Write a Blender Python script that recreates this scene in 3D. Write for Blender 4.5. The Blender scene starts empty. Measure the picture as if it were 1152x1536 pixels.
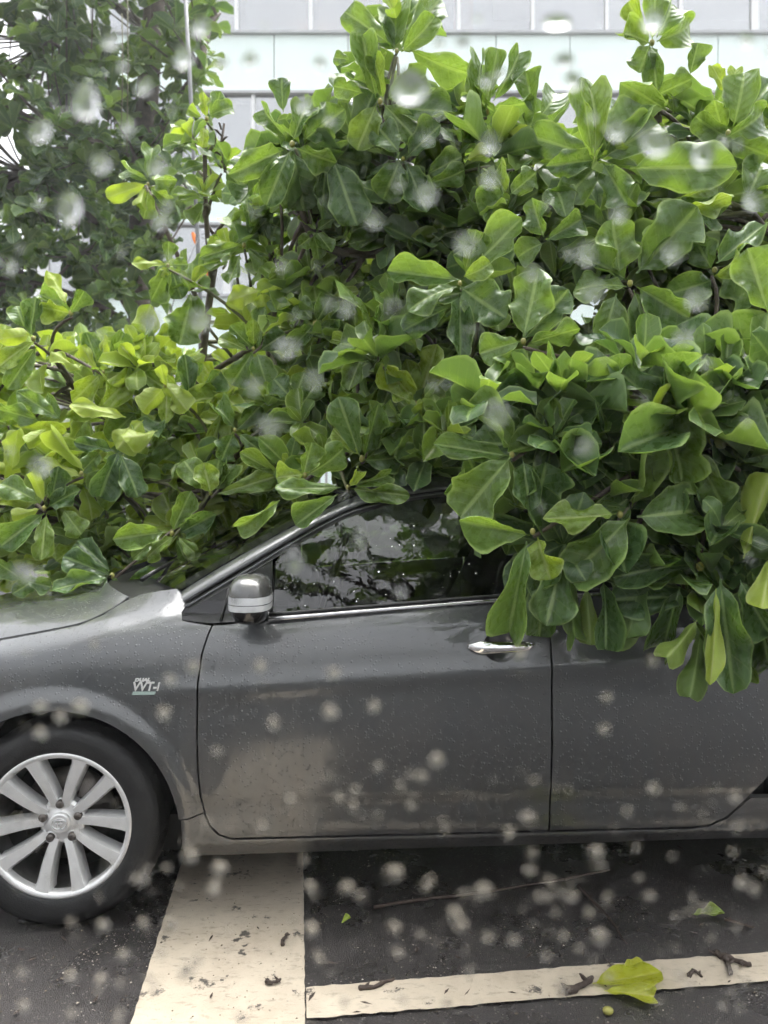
import bpy, bmesh, math, random
from mathutils import Vector, Matrix, Quaternion
from mathutils.geometry import delaunay_2d_cdt
R = math.radians
random.seed(7)
SC = bpy.context.scene
COL = SC.collection

# ------------------------------------------------------------------ camera, sky, sun, exposure
F, CAMH, VH = 1108.0, 1.30, 740.0
cam = bpy.data.cameras.new('camera')
cam.sensor_fit = 'HORIZONTAL'; cam.sensor_width = 36.0; cam.lens = 36.0 * F / 1152
cam.shift_y = -(768 - VH) / 1152
cam.clip_start = 0.01; cam.clip_end = 500
cam.dof.use_dof = True; cam.dof.focus_distance = 2.35; cam.dof.aperture_fstop = 4.4
camo = bpy.data.objects.new('camera', cam); COL.objects.link(camo)
camo.location = (0, 0, CAMH); camo.rotation_euler = (R(90), 0, 0)
SC.camera = camo

SUN_EL = R(76)          # overcast: a broad bright patch high above, slightly behind the trees
w = bpy.data.worlds.new('World'); SC.world = w; w.use_nodes = True
nt = w.node_tree; nt.nodes.clear()
sky = nt.nodes.new('ShaderNodeTexSky'); sky.sky_type = 'NISHITA'; sky.sun_disc = False
sky.sun_elevation = SUN_EL; sky.sun_rotation = R(30)
sky.air_density = 1.0; sky.dust_density = 6.0; sky.ozone_density = 1.0
hs = nt.nodes.new('ShaderNodeHueSaturation'); hs.inputs['Saturation'].default_value = 0.16
hs.inputs['Value'].default_value = 1.0
bg = nt.nodes.new('ShaderNodeBackground'); bg.inputs['Strength'].default_value = 0.15
ow = nt.nodes.new('ShaderNodeOutputWorld')
nt.links.new(sky.outputs[0], hs.inputs['Color']); nt.links.new(hs.outputs[0], bg.inputs['Color'])
nt.links.new(bg.outputs[0], ow.inputs[0])
sl = bpy.data.lights.new('sun', 'SUN'); sl.energy = 1.5; sl.angle = R(60); sl.color = (1, 0.98, 0.95)
so = bpy.data.objects.new('sun', sl); COL.objects.link(so)
sd = Vector((math.sin(R(30)) * math.cos(SUN_EL), math.cos(R(30)) * math.cos(SUN_EL), math.sin(SUN_EL)))
so.rotation_euler = sd.to_track_quat('Z', 'Y').to_euler(); so.location = sd * 30
SC.view_settings.view_transform = 'Standard'; SC.view_settings.look = 'None'
SC.view_settings.gamma = 1; SC.view_settings.exposure = 1.9
SC.view_settings.use_curve_mapping = False
SC.cycles.max_bounces = 6; SC.cycles.diffuse_bounces = 3; SC.cycles.glossy_bounces = 3; SC.cycles.transmission_bounces = 5; SC.cycles.transparent_max_bounces = 8
SC.cycles.use_light_tree = False; SC.cycles.use_adaptive_sampling = True; SC.cycles.adaptive_threshold = 0.045; SC.cycles.adaptive_min_samples = 12
SC.cycles.caustics_refractive = False; SC.cycles.caustics_reflective = False

# ------------------------------------------------------------------ helpers
def pix(u, v, Y):
    return Vector(((u - 576) / F * Y, Y, CAMH - (v - VH) / F * Y))

def empty(name, loc=(0, 0, 0), rot=(0, 0, 0), parent=None):
    o = bpy.data.objects.new(name, None); COL.objects.link(o)
    o.location = loc; o.rotation_euler = rot; o.empty_display_size = 0.1
    if parent: o.parent = parent
    return o

def tag(o, label=None, cat=None, group=None, kind=None):
    if label: o['label'] = label
    if cat: o['category'] = cat
    if group: o['group'] = group
    if kind: o['kind'] = kind
    return o

def link(name, me, mat=None, parent=None):
    o = bpy.data.objects.new(name, me); COL.objects.link(o)
    if mat and not me.materials: me.materials.append(mat)
    if parent: o.parent = parent
    return o

def mesh(name, V, Fc, smooth=True):
    me = bpy.data.meshes.new(name); me.from_pydata([tuple(v) for v in V], [], Fc); me.update()
    if smooth: me.polygons.foreach_set('use_smooth', [True] * len(me.polygons))
    return me

class MB:
    def __init__(s): s.V = []; s.F = []
    def add(s, V, Fc):
        b = len(s.V); s.V += [tuple(v) for v in V]; s.F += [tuple(i + b for i in f) for f in Fc]
        return s
    def box(s, x0, x1, y0, y1, z0, z1):
        return s.add([(x0,y0,z0),(x1,y0,z0),(x1,y1,z0),(x0,y1,z0),(x0,y0,z1),(x1,y0,z1),(x1,y1,z1),(x0,y1,z1)],
            [(0,3,2,1),(4,5,6,7),(0,1,5,4),(1,2,6,5),(2,3,7,6),(3,0,4,7)])
    def tube(s, pts, rad, n=8, cap=True):
        pts = [Vector(p) for p in pts]
        if not hasattr(rad, '__len__'): rad = [rad] * len(pts)
        V = []; Fc = []; up = None
        for i, p in enumerate(pts):
            d = (pts[min(i + 1, len(pts) - 1)] - pts[max(i - 1, 0)]).normalized()
            if up is None: up = d.orthogonal().normalized()
            a = (up - d * up.dot(d)).normalized(); up = a; b = d.cross(a)
            for k in range(n):
                th = 2 * math.pi * k / n
                V.append(p + (a * math.cos(th) + b * math.sin(th)) * rad[i])
        for i in range(len(pts) - 1):
            for k in range(n):
                k2 = (k + 1) % n
                Fc.append((i*n+k, i*n+k2, (i+1)*n+k2, (i+1)*n+k))
        if cap:
            Fc.append(tuple(range(n))[::-1]); Fc.append(tuple((len(pts)-1)*n + k for k in range(n)))
        return s.add(V, Fc)
    def grid(s, P):
        nr, nc = len(P), len(P[0])
        V = [p for row in P for p in row]
        return s.add(V, [(i*nc+j, i*nc+j+1, (i+1)*nc+j+1, (i+1)*nc+j) for i in range(nr-1) for j in range(nc-1)])
    def lathe(s, prof, n=48, axis=(0,0,0), close=False):
        # prof: (radius, w) about the -y axis (w grows towards -y)
        V = []; Fc = []
        for r, wv in prof:
            for k in range(n):
                th = 2*math.pi*k/n
                V.append((axis[0] + r*math.cos(th), axis[1] - wv, axis[2] + r*math.sin(th)))
        m = len(prof)
        for i in range(m - 1 + (1 if close else 0)):
            i2 = (i + 1) % m
            for k in range(n):
                k2 = (k+1) % n
                Fc.append((i*n+k, i*n+k2, i2*n+k2, i2*n+k))
        return s.add(V, Fc)
    def build(s, name, mat=None, parent=None, smooth=False, bevel=0, auto=None):
        me = mesh(name, s.V, s.F, smooth)
        if auto is not None:
            me.polygons.foreach_set('use_smooth', [True]*len(me.polygons)); me.set_sharp_from_angle(angle=R(auto))
        o = link(name, me, mat, parent)
        if bevel:
            m = o.modifiers.new('bevel', 'BEVEL'); m.width = bevel; m.segments = 2; m.limit_method = 'ANGLE'
        return o

def lerp(a, b, t): return a + (b - a) * t
def interp(x, pts):
    if x <= pts[0][0]: return pts[0][1]
    for (a, va), (b, vb) in zip(pts, pts[1:]):
        if x <= b: return lerp(va, vb, (x - a) / (b - a))
    return pts[-1][1]
def sstep(a, b, x):
    t = max(0, min(1, (x - a) / (b - a))); return t*t*(3-2*t)
def spline(pts, n):
    # Catmull-Rom through pts, n samples per span
    P = [Vector(p) for p in pts]; out = []
    for i in range(len(P) - 1):
        p0 = P[max(i-1, 0)]; p1 = P[i]; p2 = P[i+1]; p3 = P[min(i+2, len(P)-1)]
        for k in range(n):
            t = k / n
            out.append(0.5*((2*p1) + (p2-p0)*t + (2*p0-5*p1+4*p2-p3)*t*t + (3*p1-p0-3*p2+p3)*t*t*t))
    out.append(P[-1]); return out

# ------------------------------------------------------------------ materials
class NG:
    def __init__(s, name):
        s.m = bpy.data.materials.new(name); s.m.use_nodes = True
        s.t = s.m.node_tree; s.t.nodes.clear()
        s.out = s.t.nodes.new('ShaderNodeOutputMaterial')
    def n(s, typ, **kw):
        nd = s.t.nodes.new(typ)
        for k, v in kw.items(): setattr(nd, k, v)
        return nd
    def l(s, a, b): s.t.links.new(a, b)
    def math(s, op, a, b=None, c=None, clamp=False):
        nd = s.n('ShaderNodeMath', operation=op); nd.use_clamp = clamp
        for i, x in enumerate((a, b, c)):
            if x is None: continue
            if isinstance(x, (int, float)): nd.inputs[i].default_value = x
            else: s.l(x, nd.inputs[i])
        return nd.outputs[0]
    def ramp(s, fac, stops, mode='LINEAR'):
        nd = s.n('ShaderNodeValToRGB'); nd.color_ramp.interpolation = mode
        el = nd.color_ramp.elements
        while len(el) < len(stops): el.new(0.5)
        for e, (p, c) in zip(el, stops):
            e.position = p; e.color = (*c, 1) if hasattr(c, '__len__') else (c, c, c, 1)
        s.l(fac, nd.inputs[0]); return nd.outputs[0]
    def mix(s, fac, a, b, blend='MIX'):
        nd = s.n('ShaderNodeMix', data_type='RGBA', blend_type=blend)
        for i, x in ((0, fac), (6, a), (7, b)):
            if isinstance(x, (int, float)): nd.inputs[i].default_value = x
            elif isinstance(x, tuple): nd.inputs[i].default_value = (*x, 1)
            else: s.l(x, nd.inputs[i])
        return nd.outputs[2]
    def noise(s, scale, detail=4, rough=0.55, vec=None, dist=0):
        nd = s.n('ShaderNodeTexNoise'); nd.inputs['Scale'].default_value = scale
        nd.inputs['Detail'].default_value = detail; nd.inputs['Roughness'].default_value = rough
        nd.inputs['Distortion'].default_value = dist
        if vec is not None: s.l(vec, nd.inputs['Vector'])
        return nd.outputs['Fac']
    def coord(s, which='Object'):
        return s.n('ShaderNodeTexCoord').outputs[which]
    def bump(s, h, strength=0.3, dist=0.01, normal=None):
        nd = s.n('ShaderNodeBump'); nd.inputs['Strength'].default_value = strength
        nd.inputs['Distance'].default_value = dist; s.l(h, nd.inputs['Height'])
        if normal is not None: s.l(normal, nd.inputs['Normal'])
        return nd.outputs[0]
    def pbr(s, **kw):
        nd = s.n('ShaderNodeBsdfPrincipled')
        for k, v in kw.items():
            k = k.replace('_', ' ')
            if isinstance(v, tuple): nd.inputs[k].default_value = (*v, 1) if len(v) == 3 else v
            elif isinstance(v, (int, float)): nd.inputs[k].default_value = v
            else: s.l(v, nd.inputs[k])
        return nd.outputs[0]
    def done(s, sh):
        s.l(sh, s.out.inputs['Surface']); return s.m

def simple(name, col, rough=0.5, metal=0.0, noise=0.12, scale=12, bump=0.0, **kw):
    g = NG(name); v = g.coord()
    nz = g.noise(scale, 5, 0.6, v)
    c = g.mix(1.0, tuple(col), g.ramp(nz, [(0.25, 1 - noise), (0.75, 1 + noise)]), 'MULTIPLY')
    args = dict(Base_Color=c, Roughness=rough, Metallic=metal, **kw)
    if bump: args['Normal'] = g.bump(g.noise(scale * 8, 3, 0.5, v), bump, 0.01)
    return g.done(g.pbr(**args))

def car_paint():
    g = NG('car_paint'); v = g.coord()
    fl = g.n('ShaderNodeTexVoronoi'); fl.inputs['Scale'].default_value = 900; g.l(v, fl.inputs['Vector'])
    c = g.mix(g.math('MULTIPLY', fl.outputs['Color'], 0.35), (0.062, 0.066, 0.069), (0.11, 0.113, 0.116))
    dirt = g.ramp(g.noise(3.2, 6, 0.65, v), [(0.45, 0.0), (0.78, 0.3)])
    c = g.mix(dirt, c, (0.11, 0.10, 0.088))
    sx = g.n('ShaderNodeSeparateXYZ'); g.l(v, sx.inputs[0])
    mp = g.n('ShaderNodeMapping'); mp.inputs['Scale'].default_value = (26, 26, 2.2); g.l(v, mp.inputs['Vector'])
    runs = g.ramp(g.noise(1.0, 4, 0.6, mp.outputs[0]), [(0.38, 0.15), (0.66, 1.0)])
    low = g.n('ShaderNodeMapRange'); g.l(sx.outputs[2], low.inputs[0])
    low.inputs[1].default_value = 0.75; low.inputs[2].default_value = 0.22; low.inputs[3].default_value = 0.0; low.inputs[4].default_value = 0.3
    c = g.mix(g.math('MULTIPLY', runs, low.outputs[0]), c, (0.12, 0.10, 0.082))
    # rain beads: rounded bumps in the wet clear coat
    vo = g.n('ShaderNodeTexVoronoi'); vo.inputs['Scale'].default_value = 120; vo.inputs['Randomness'].default_value = 1
    g.l(v, vo.inputs['Vector'])
    keep = g.math('GREATER_THAN', g.n('ShaderNodeSeparateColor').outputs[0], 0.5)
    sc = g.n('ShaderNodeSeparateColor'); g.l(vo.outputs['Color'], sc.inputs[0])
    keep = g.math('GREATER_THAN', sc.outputs[0], 0.72)
    bead = g.math('MULTIPLY', g.ramp(vo.outputs['Distance'], [(0.0, 1.0), (0.28, 0.75), (0.42, 0.0)]), keep)
    film = g.noise(9, 3, 0.5, v, 0.6)
    nb = g.bump(bead, 0.55, 0.004, g.bump(film, 0.03, 0.05))
    rc = g.ramp(g.noise(5, 5, 0.7, v), [(0.35, 0.05), (0.7, 0.20)])
    return g.done(g.pbr(Base_Color=c, Metallic=0.55, Roughness=0.42, Coat_Weight=1.0, Coat_Roughness=rc,
                        Coat_Normal=nb, Coat_IOR=1.62))

def leaf_mat(name, obj_attr=True, dull=0.0):
    g = NG(name)
    at = g.n('ShaderNodeAttribute'); at.attribute_name = 'tint'
    at.attribute_type = 'OBJECT' if obj_attr else 'GEOMETRY'
    tint = at.outputs['Fac']
    uv = g.n('ShaderNodeUVMap'); sp = g.n('ShaderNodeSeparateXYZ'); g.l(uv.outputs[0], sp.inputs[0])
    s = g.math('ABSOLUTE', g.math('MULTIPLY_ADD', sp.outputs[0], 2.0, -1.0)); t = sp.outputs[1]
    ph = g.math('FRACT', g.math('MULTIPLY', g.math('SUBTRACT', t, g.math('MULTIPLY', s, 0.17)), 7.0))
    dv = g.math('ABSOLUTE', g.math('SUBTRACT', ph, 0.5))          # 0 on a side vein
    vein = g.math('MULTIPLY', g.ramp(dv, [(0.0, 1.0), (0.04, 0.55), (0.09, 0.0)]), g.math('SUBTRACT', 1.0, g.math('MULTIPLY', s, 0.75)))
    mid = g.ramp(s, [(0.0, 1.0), (0.05, 1.0), (0.12, 0.0)])
    rim = g.ramp(s, [(0.88, 0.0), (0.96, 1.0)])  # pale edge: light caught by the curled margin, put into the colour
    vm = g.math('MAXIMUM', g.math('MULTIPLY', vein, 0.5), g.math('MAXIMUM', mid, rim))
    ob = g.coord('Object')
    mott = g.noise(7, 2, 0.6, ob)
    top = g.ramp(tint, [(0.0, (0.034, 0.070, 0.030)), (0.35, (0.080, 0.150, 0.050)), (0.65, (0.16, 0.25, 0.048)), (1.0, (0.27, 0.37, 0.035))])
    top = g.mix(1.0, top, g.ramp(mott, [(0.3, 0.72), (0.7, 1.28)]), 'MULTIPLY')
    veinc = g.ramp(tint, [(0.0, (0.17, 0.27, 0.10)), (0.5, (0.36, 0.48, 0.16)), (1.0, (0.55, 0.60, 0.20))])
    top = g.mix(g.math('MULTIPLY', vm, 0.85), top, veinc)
    blot = g.ramp(mott, [(0.70, 0.0), (0.76, 0.7)])
    under = g.ramp(tint, [(0.0, (0.07, 0.13, 0.045)), (0.5, (0.13, 0.22, 0.055)), (1.0, (0.33, 0.42, 0.07))])
    under = g.mix(g.math('MULTIPLY', vm, 0.6), under, veinc)
    if dull:
        top = g.mix(dull, top, (0.42, 0.40, 0.03)); under = g.mix(dull, under, (0.42, 0.42, 0.08))
    geo = g.n('ShaderNodeNewGeometry')
    col = g.mix(geo.outputs['Backfacing'], top, under)
    col = g.mix(g.math('MULTIPLY', blot, 0.5), col, (0.09, 0.06, 0.025))
    # quilted surface between the veins and fine wet texture
    h = g.math('ADD', g.math('MULTIPLY', g.math('COSINE', g.math('MULTIPLY', ph, 2 * math.pi)), -0.5), g.math('MULTIPLY', mid, -1.2))
    nb = g.bump(h, 0.16, 0.008)
    rg = g.math('ADD', g.ramp(mott, [(0.3, 0.20), (0.7, 0.40)]), g.math('MULTIPLY', geo.outputs['Backfacing'], 0.2))
    p = g.pbr(Base_Color=col, Roughness=rg, Specular_IOR_Level=0.5, **(dict(Normal=nb) if obj_attr else {}))
    tr = g.n('ShaderNodeBsdfTranslucent')
    trc = g.ramp(tint, [(0.0, (0.08, 0.16, 0.025)), (0.5, (0.22, 0.34, 0.035)), (1.0, (0.52, 0.66, 0.04))])
    trc = g.mix(g.math('MULTIPLY', vm, 0.4), trc, (0.30, 0.40, 0.08))
    g.l(trc, tr.inputs['Color'])
    mx = g.n('ShaderNodeMixShader'); mx.inputs[0].default_value = 0.37
    g.l(p, mx.inputs[1]); g.l(tr.outputs[0], mx.inputs[2])
    return g.done(mx.outputs[0])

def thin_glass(name, tint, gloss_boost=0.0, rough=0.0, bump=None):
    g = NG(name)
    fr = g.n('ShaderNodeFresnel'); fr.inputs[0].default_value = 1.5
    tr = g.n('ShaderNodeBsdfTransparent'); tr.inputs[0].default_value = (*tint, 1)
    gl = g.n('ShaderNodeBsdfGlossy'); gl.inputs['Roughness'].default_value = rough
    if bump:
        nb = g.bump(g.noise(bump[0], 3, 0.5, g.coord(), 0.5), bump[1], 0.02)
        g.l(nb, gl.inputs['Normal']); g.l(nb, fr.inputs['Normal'])
    mx = g.n('ShaderNodeMixShader')
    g.l(g.math('ADD', g.math('MULTIPLY', fr.outputs[0], 1.6), gloss_boost, clamp=True), mx.inputs[0])
    g.l(tr.outputs[0], mx.inputs[1]); g.l(gl.outputs[0], mx.inputs[2])
    return g.done(mx.outputs[0])

def asphalt():
    g = NG('wet_asphalt'); v = g.coord()
    n1 = g.noise(2.2, 6, 0.65, v); n2 = g.noise(240, 3, 0.7, v)
    vo = g.n('ShaderNodeTexVoronoi'); vo.inputs['Scale'].default_value = 150; g.l(v, vo.inputs['Vector'])
    sc = g.n('ShaderNodeSeparateColor'); g.l(vo.outputs['Color'], sc.inputs[0])
    st = g.math('MULTIPLY', g.math('GREATER_THAN', sc.outputs[0], 0.80), g.ramp(vo.outputs['Distance'], [(0.2, 1.0), (0.42, 0.0)]))
    c = g.ramp(n1, [(0.3, (0.016, 0.014, 0.0135)), (0.7, (0.050, 0.044, 0.042))])
    c = g.mix(1.0, c, g.ramp(n2, [(0.3, 0.4), (0.7, 1.8)]), 'MULTIPLY')
    c = g.mix(g.math('MULTIPLY', st, 0.8), c, g.ramp(sc.outputs[1], [(0.0, (0.10, 0.08, 0.065)), (1.0, (0.36, 0.33, 0.30))]))
    vl = g.n('ShaderNodeTexVoronoi'); vl.inputs['Scale'].default_value = 420; g.l(v, vl.inputs['Vector'])
    h = g.math('ADD', vl.outputs['Distance'], g.math('MULTIPLY', n2, 0.6))
    rg = g.ramp(n1, [(0.38, 0.17), (0.62, 0.50)])
    return g.done(g.pbr(Base_Color=c, Roughness=rg, Normal=g.bump(h, 0.7, 0.004)))

def road_paint():
    g = NG('road_paint'); v = g.coord()
    c = g.ramp(g.noise(5, 6, 0.7, v), [(0.3, (0.40, 0.34, 0.26)), (0.7, (0.55, 0.48, 0.38))])
    mp = g.n('ShaderNodeMapping'); mp.inputs['Scale'].default_value = (26, 60, 1); g.l(v, mp.inputs['Vector'])
    worn = g.ramp(g.noise(1.0, 6, 0.7, mp.outputs[0]), [(0.54, 0.0), (0.66, 0.9)])
    chips = g.ramp(g.noise(9, 7, 0.72, v), [(0.60, 0.0), (0.63, 1.0)])
    c = g.mix(g.math('MAXIMUM', g.math('MULTIPLY', worn, 0.45), chips), c, (0.085, 0.075, 0.065))
    return g.done(g.pbr(Base_Color=c, Roughness=0.5, Normal=g.bump(g.noise(300, 3, 0.6, v), 0.4, 0.003)))

M = {}
M['paint'] = car_paint()
M['leaf'] = leaf_mat('fig_leaf')
M['leafs'] = leaf_mat('fig_leaf_mass', False)
M['leafy'] = leaf_mat('yellowed_leaf', True, 0.65)
M['asphalt'] = asphalt()
M['line'] = road_paint()
M['black'] = simple('black_trim', (0.012, 0.012, 0.013), 0.38, 0, 0.2, 20)
M['gloss_black'] = simple('gloss_black_trim', (0.010, 0.010, 0.011), 0.12, 0, 0.1, 20)
M['rubber'] = simple('tyre_rubber', (0.014, 0.014, 0.014), 0.6, 0, 0.3, 25, 0.15)
M['under'] = simple('underbody', (0.010, 0.010, 0.010), 0.8, 0, 0.3, 10)
M['alloy'] = simple('alloy_silver', (0.80, 0.80, 0.79), 0.36, 0.55, 0.08, 30)
M['alloy_dark'] = simple('alloy_barrel', (0.20, 0.195, 0.185), 0.5, 0.7, 0.3, 25)
M['steel'] = simple('lug_steel', (0.14, 0.125, 0.115), 0.4, 0.8, 0.2, 60)
M['chrome'] = simple('chrome', (0.78, 0.78, 0.78), 0.09, 1.0, 0.03, 20)
M['seal'] = simple('window_seal', (0.016, 0.016, 0.016), 0.5, 0, 0.2, 30)
M['trim_silver'] = simple('belt_moulding', (0.40, 0.40, 0.41), 0.25, 0.9, 0.06, 20)
M['lens'] = simple('signal_lens', (0.66, 0.67, 0.68), 0.2, 0.25, 0.1, 40)
M['fabric'] = simple('seat_fabric', (0.05, 0.048, 0.045), 0.9, 0, 0.2, 60)
M['bark'] = simple('fig_bark', (0.085, 0.066, 0.050), 0.75, 0, 0.45, 18, 0.5)
M['twig'] = simple('green_twig', (0.10, 0.10, 0.045), 0.6, 0, 0.4, 30, 0.3)
M['dead'] = simple('withered_twig', (0.055, 0.040, 0.032), 0.85, 0, 0.4, 30, 0.4)
M['bud'] = simple('leaf_bud', (0.26, 0.25, 0.06), 0.45, 0, 0.35, 30)
M['spandrel'] = simple('mint_spandrel', (0.80, 0.92, 0.89), 0.3, 0, 0.04, 0.6)
M['frame_white'] = simple('white_frame', (0.78, 0.79, 0.80), 0.45, 0, 0.04, 3)
M['frame_grey'] = simple('grey_ledge', (0.42, 0.43, 0.45), 0.5, 0, 0.1, 3)
M['room'] = simple('office_interior', (0.60, 0.60, 0.62), 0.8, 0, 0.25, 0.7)
M['roomw'] = simple('office_blind', (0.60, 0.60, 0.63), 0.8, 0, 0.15, 0.9)
M['peach'] = simple('peach_panel', (0.62, 0.40, 0.26), 0.7, 0, 0.1, 2)
M['pole'] = simple('galvanised', (0.16, 0.165, 0.17), 0.5, 0.5, 0.2, 8)
M['fence'] = simple('fence_grey', (0.34, 0.34, 0.35), 0.5, 0.2, 0.15, 8)
M['pave'] = simple('pavement_concrete', (0.23, 0.22, 0.205), 0.65, 0, 0.25, 3, 0.3)
M['soil'] = simple('verge_soil', (0.05, 0.045, 0.030), 0.9, 0, 0.5, 6, 0.5)
M['van'] = simple('van_paint', (0.20, 0.21, 0.22), 0.3, 0.3, 0.06, 5, 0, Coat_Weight=0.6)
M['ledge'] = simple('window_ledge', (0.26, 0.29, 0.34), 0.25, 0.1, 0.1, 10)
M['car_glass'] = thin_glass('tinted_window', (0.30, 0.33, 0.31), 0.02, 0.0, (14, 0.035))
M['shield_glass'] = thin_glass('windscreen_glass', (0.55, 0.60, 0.57), 0.0)
M['office_glass'] = thin_glass('office_glass', (0.80, 0.83, 0.85), 0.30)
M['pane'] = thin_glass('vehicle_pane', (0.97, 0.985, 0.98), 0.0)
def water(name, milky, col):
    g = NG(name); rb = g.n('ShaderNodeBsdfRefraction'); rb.inputs['IOR'].default_value = 1.33; rb.inputs['Roughness'].default_value = 0.0
    gl = g.n('ShaderNodeBsdfGlossy'); gl.inputs['Roughness'].default_value = 0.0
    fr = g.n('ShaderNodeFresnel'); fr.inputs[0].default_value = 1.33
    mx = g.n('ShaderNodeMixShader'); g.l(fr.outputs[0], mx.inputs[0]); g.l(rb.outputs[0], mx.inputs[1]); g.l(gl.outputs[0], mx.inputs[2])
    tl = g.n('ShaderNodeBsdfTranslucent'); tl.inputs[0].default_value = (*col, 1)
    m2 = g.n('ShaderNodeMixShader'); m2.inputs[0].default_value = milky      # pale translucency put in to brighten the drops
    g.l(mx.outputs[0], m2.inputs[1]); g.l(tl.outputs[0], m2.inputs[2])
    return g.done(m2.outputs[0])
M['water'] = water('milky_rain_water', 0.12, (0.95, 0.86, 0.70))
M['water2'] = water('rain_water', 0.06, (0.9, 0.95, 0.95))
g = NG('warm_lamp'); em = g.n('ShaderNodeEmission'); em.inputs[0].default_value = (1.0, 0.36, 0.01, 1); em.inputs[1].default_value = 0.9
M['warm'] = g.done(em.outputs[0])
M['orange'] = simple('glint_orange', (0.80, 0.22, 0.05), 0.6, 0, 0.25, 4)  # orange of the reflected light, given as a surface colour
M['green_mark'] = simple('badge_green', (0.55, 0.70, 0.64), 0.25, 0.6, 0.05, 20)

# ------------------------------------------------------------------ ground
def sheet(name, pts, z, mat, parent=None):
    me = mesh(name, [(x, y, z) for x, y in pts], [tuple(range(len(pts)))], False)
    return link(name, me, mat, parent)

tag(sheet('ground', [(-150, -150), (150, -150), (150, 150), (-150, 150)], -0.004, M['soil']), kind='structure')
tag(sheet('road', [(-60, -9), (60, -9), (60, 4.6), (-60, 4.6)], 0.0, M['asphalt']), kind='structure')
pv = MB().box(-60, 60, 4.6, 6.4, -0.02, 0.13).build('pavement', M['pave'], bevel=0.01); tag(pv, kind='structure')

def rough_strip(name, A, B, C, D, z, n, amp):
    # A->B one edge, D->C the other; edges wander a few mm
    V = []; Fc = []
    for i in range(n + 1):
        t = i / n
        a = Vector(A).lerp(Vector(B), t); d = Vector(D).lerp(Vector(C), t)
        e = (a - d).normalized()
        a = a + e * random.uniform(-amp, amp); d = d - e * random.uniform(-amp, amp)
        V += [(a.x, a.y, z), (d.x, d.y, z)]
    Fc = [(2*i, 2*i+1, 2*i+3, 2*i+2) for i in range(n)]
    me = mesh(name, V, Fc, False)
    for p in me.polygons:
        if p.normal.z < 0: p.flip()
    me.update()
    return link(name, me, M['line'])

bd = Vector((-0.116, 1.0)); lw = Vector((1.0, 0.116))
def onband(off, Y): # point on the wide band, off across
    p = Vector((-0.193, 1.81)) + bd * (Y - 1.81); return p + lw * off
wide = rough_strip('road_marking', onband(-0.421, 0.7), onband(-0.421, 3.3), onband(0, 3.3), onband(0, 0.7), 0.004, 160, 0.0015)
tag(wide, kind='structure')
s0 = Vector((-0.2, 1.935)); sdv = Vector((1.288, 0.149)).normalized(); sn = Vector((-sdv.y, sdv.x))
p0 = s0 - sdv * 0.004
thin = rough_strip('road_marking', p0, p0 + sdv * 6, p0 + sdv * 6 - sn * 0.117, p0 - sn * 0.117, 0.0078, 260, 0.0028)
tag(thin, kind='structure')

# ------------------------------------------------------------------ office building
BY = 20.0
def bx(u): return (u - 576) / F * BY
def bz(v): return CAMH - (v - VH) / F * BY
bld = empty('office_building', (bx(600), BY, 0))
tag(bld, 'office block with mint glass bands and grey windows behind the foliage', 'building')
def bl(mb, name, mat, bevel=0): 
    mb.V = [(x - bld.location.x, y - bld.location.y, z) for x, y, z in mb.V]
    return mb.build(name, mat, bld, bevel=bevel)
X0b, X1b = bx(70), bx(1500)
bl(MB().box(X0b, X1b, BY + 2.6, BY + 9, 0, 22), 'wall', M['room'])
bl(MB().box(X0b - 0.3, X0b, BY - 0.02, BY + 9, 0, 22), 'end_wall', M['frame_white'])
storey = 197 / F * BY
pw = 111 / F * BY
zb0 = bz(138)
rr = random.Random(3)
for k in range(-4, 2):
    z0 = zb0 + k * storey; z1 = z0 + 86 / F * BY
    if z1 < 0.5: continue
    bl(MB().box(X0b, X1b, BY + 0.12, BY + 2.6, z0 + 0.05, z0 + 0.35), 'floor_slab', M['frame_grey'])
    bl(MB().box(X0b, X1b, BY - 0.10, BY + 0.1, z0 - 0.07, z0 - 0.002), 'ledge', M['frame_grey'])
    bl(MB().box(X0b, X1b, BY - 0.10, BY + 0.1, z1 + 0.002, z1 + 0.07), 'ledge', M['frame_grey'])
    j = -4
    while True:
        xa = bx(411) + j * pw; j += 1
        if xa > X1b: break
        xb = xa + pw
        if xb < X0b: continue
        xa = max(xa, X0b)
        bl(MB().box(xa + 0.012, xb - 0.012, BY, BY + 0.10, z0, z1), 'spandrel_panel', M['spandrel'], 0.01)
    # window row above this band
    w0, w1 = z1 + 0.075, z0 + storey - 0.075
    off = 355 if k == 0 else 380 if k == -1 else 340
    j = -4
    while True:
        xa = bx(off) + j * pw; j += 1
        if xa > X1b: break
        xb = xa + pw
        if xb < X0b + 0.2: continue
        xa = max(xa, X0b)
        big = rr.random() < 0.3
        bl(MB().box(xa - (0.10 if big else 0.05), xa + (0.10 if big else 0.05), BY - 0.03, BY + 0.10, w0, w1), 'mullion', M['frame_white'])
        bl(MB().box(xa + 0.03, xb - 0.03, BY + 0.03, BY + 0.05, w0, w1), 'window_pane', M['office_glass'])
        if rr.random() < 0.6:
            bl(MB().box(xa + 0.15, xa + 0.15 + (pw - 0.3) * rr.choice([0.5, 1, 1]), BY + 0.5, BY + 0.53, w0 + rr.choice([0, 0.0, 0.5]), w1), 'window_blind', M['roomw'])
z1 = bz(52)
for (ua, ub) in ((441, 463), (471, 497)):
    bl(MB().box(bx(ua), bx(ub), BY + 0.35, BY + 0.42, z1 + 0.10, z1 + 0.34), 'light_panel', M['warm'])
bl(MB().box(bx(682), bx(712), BY + 0.3, BY + 0.36, z1 + 0.08, z1 + 1.2), 'peach_screen', M['peach'])
bl(MB().box(bx(482), bx(500), BY + 0.35, BY + 0.40, bz(385), bz(362)), 'light_panel', M['warm'])

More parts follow.
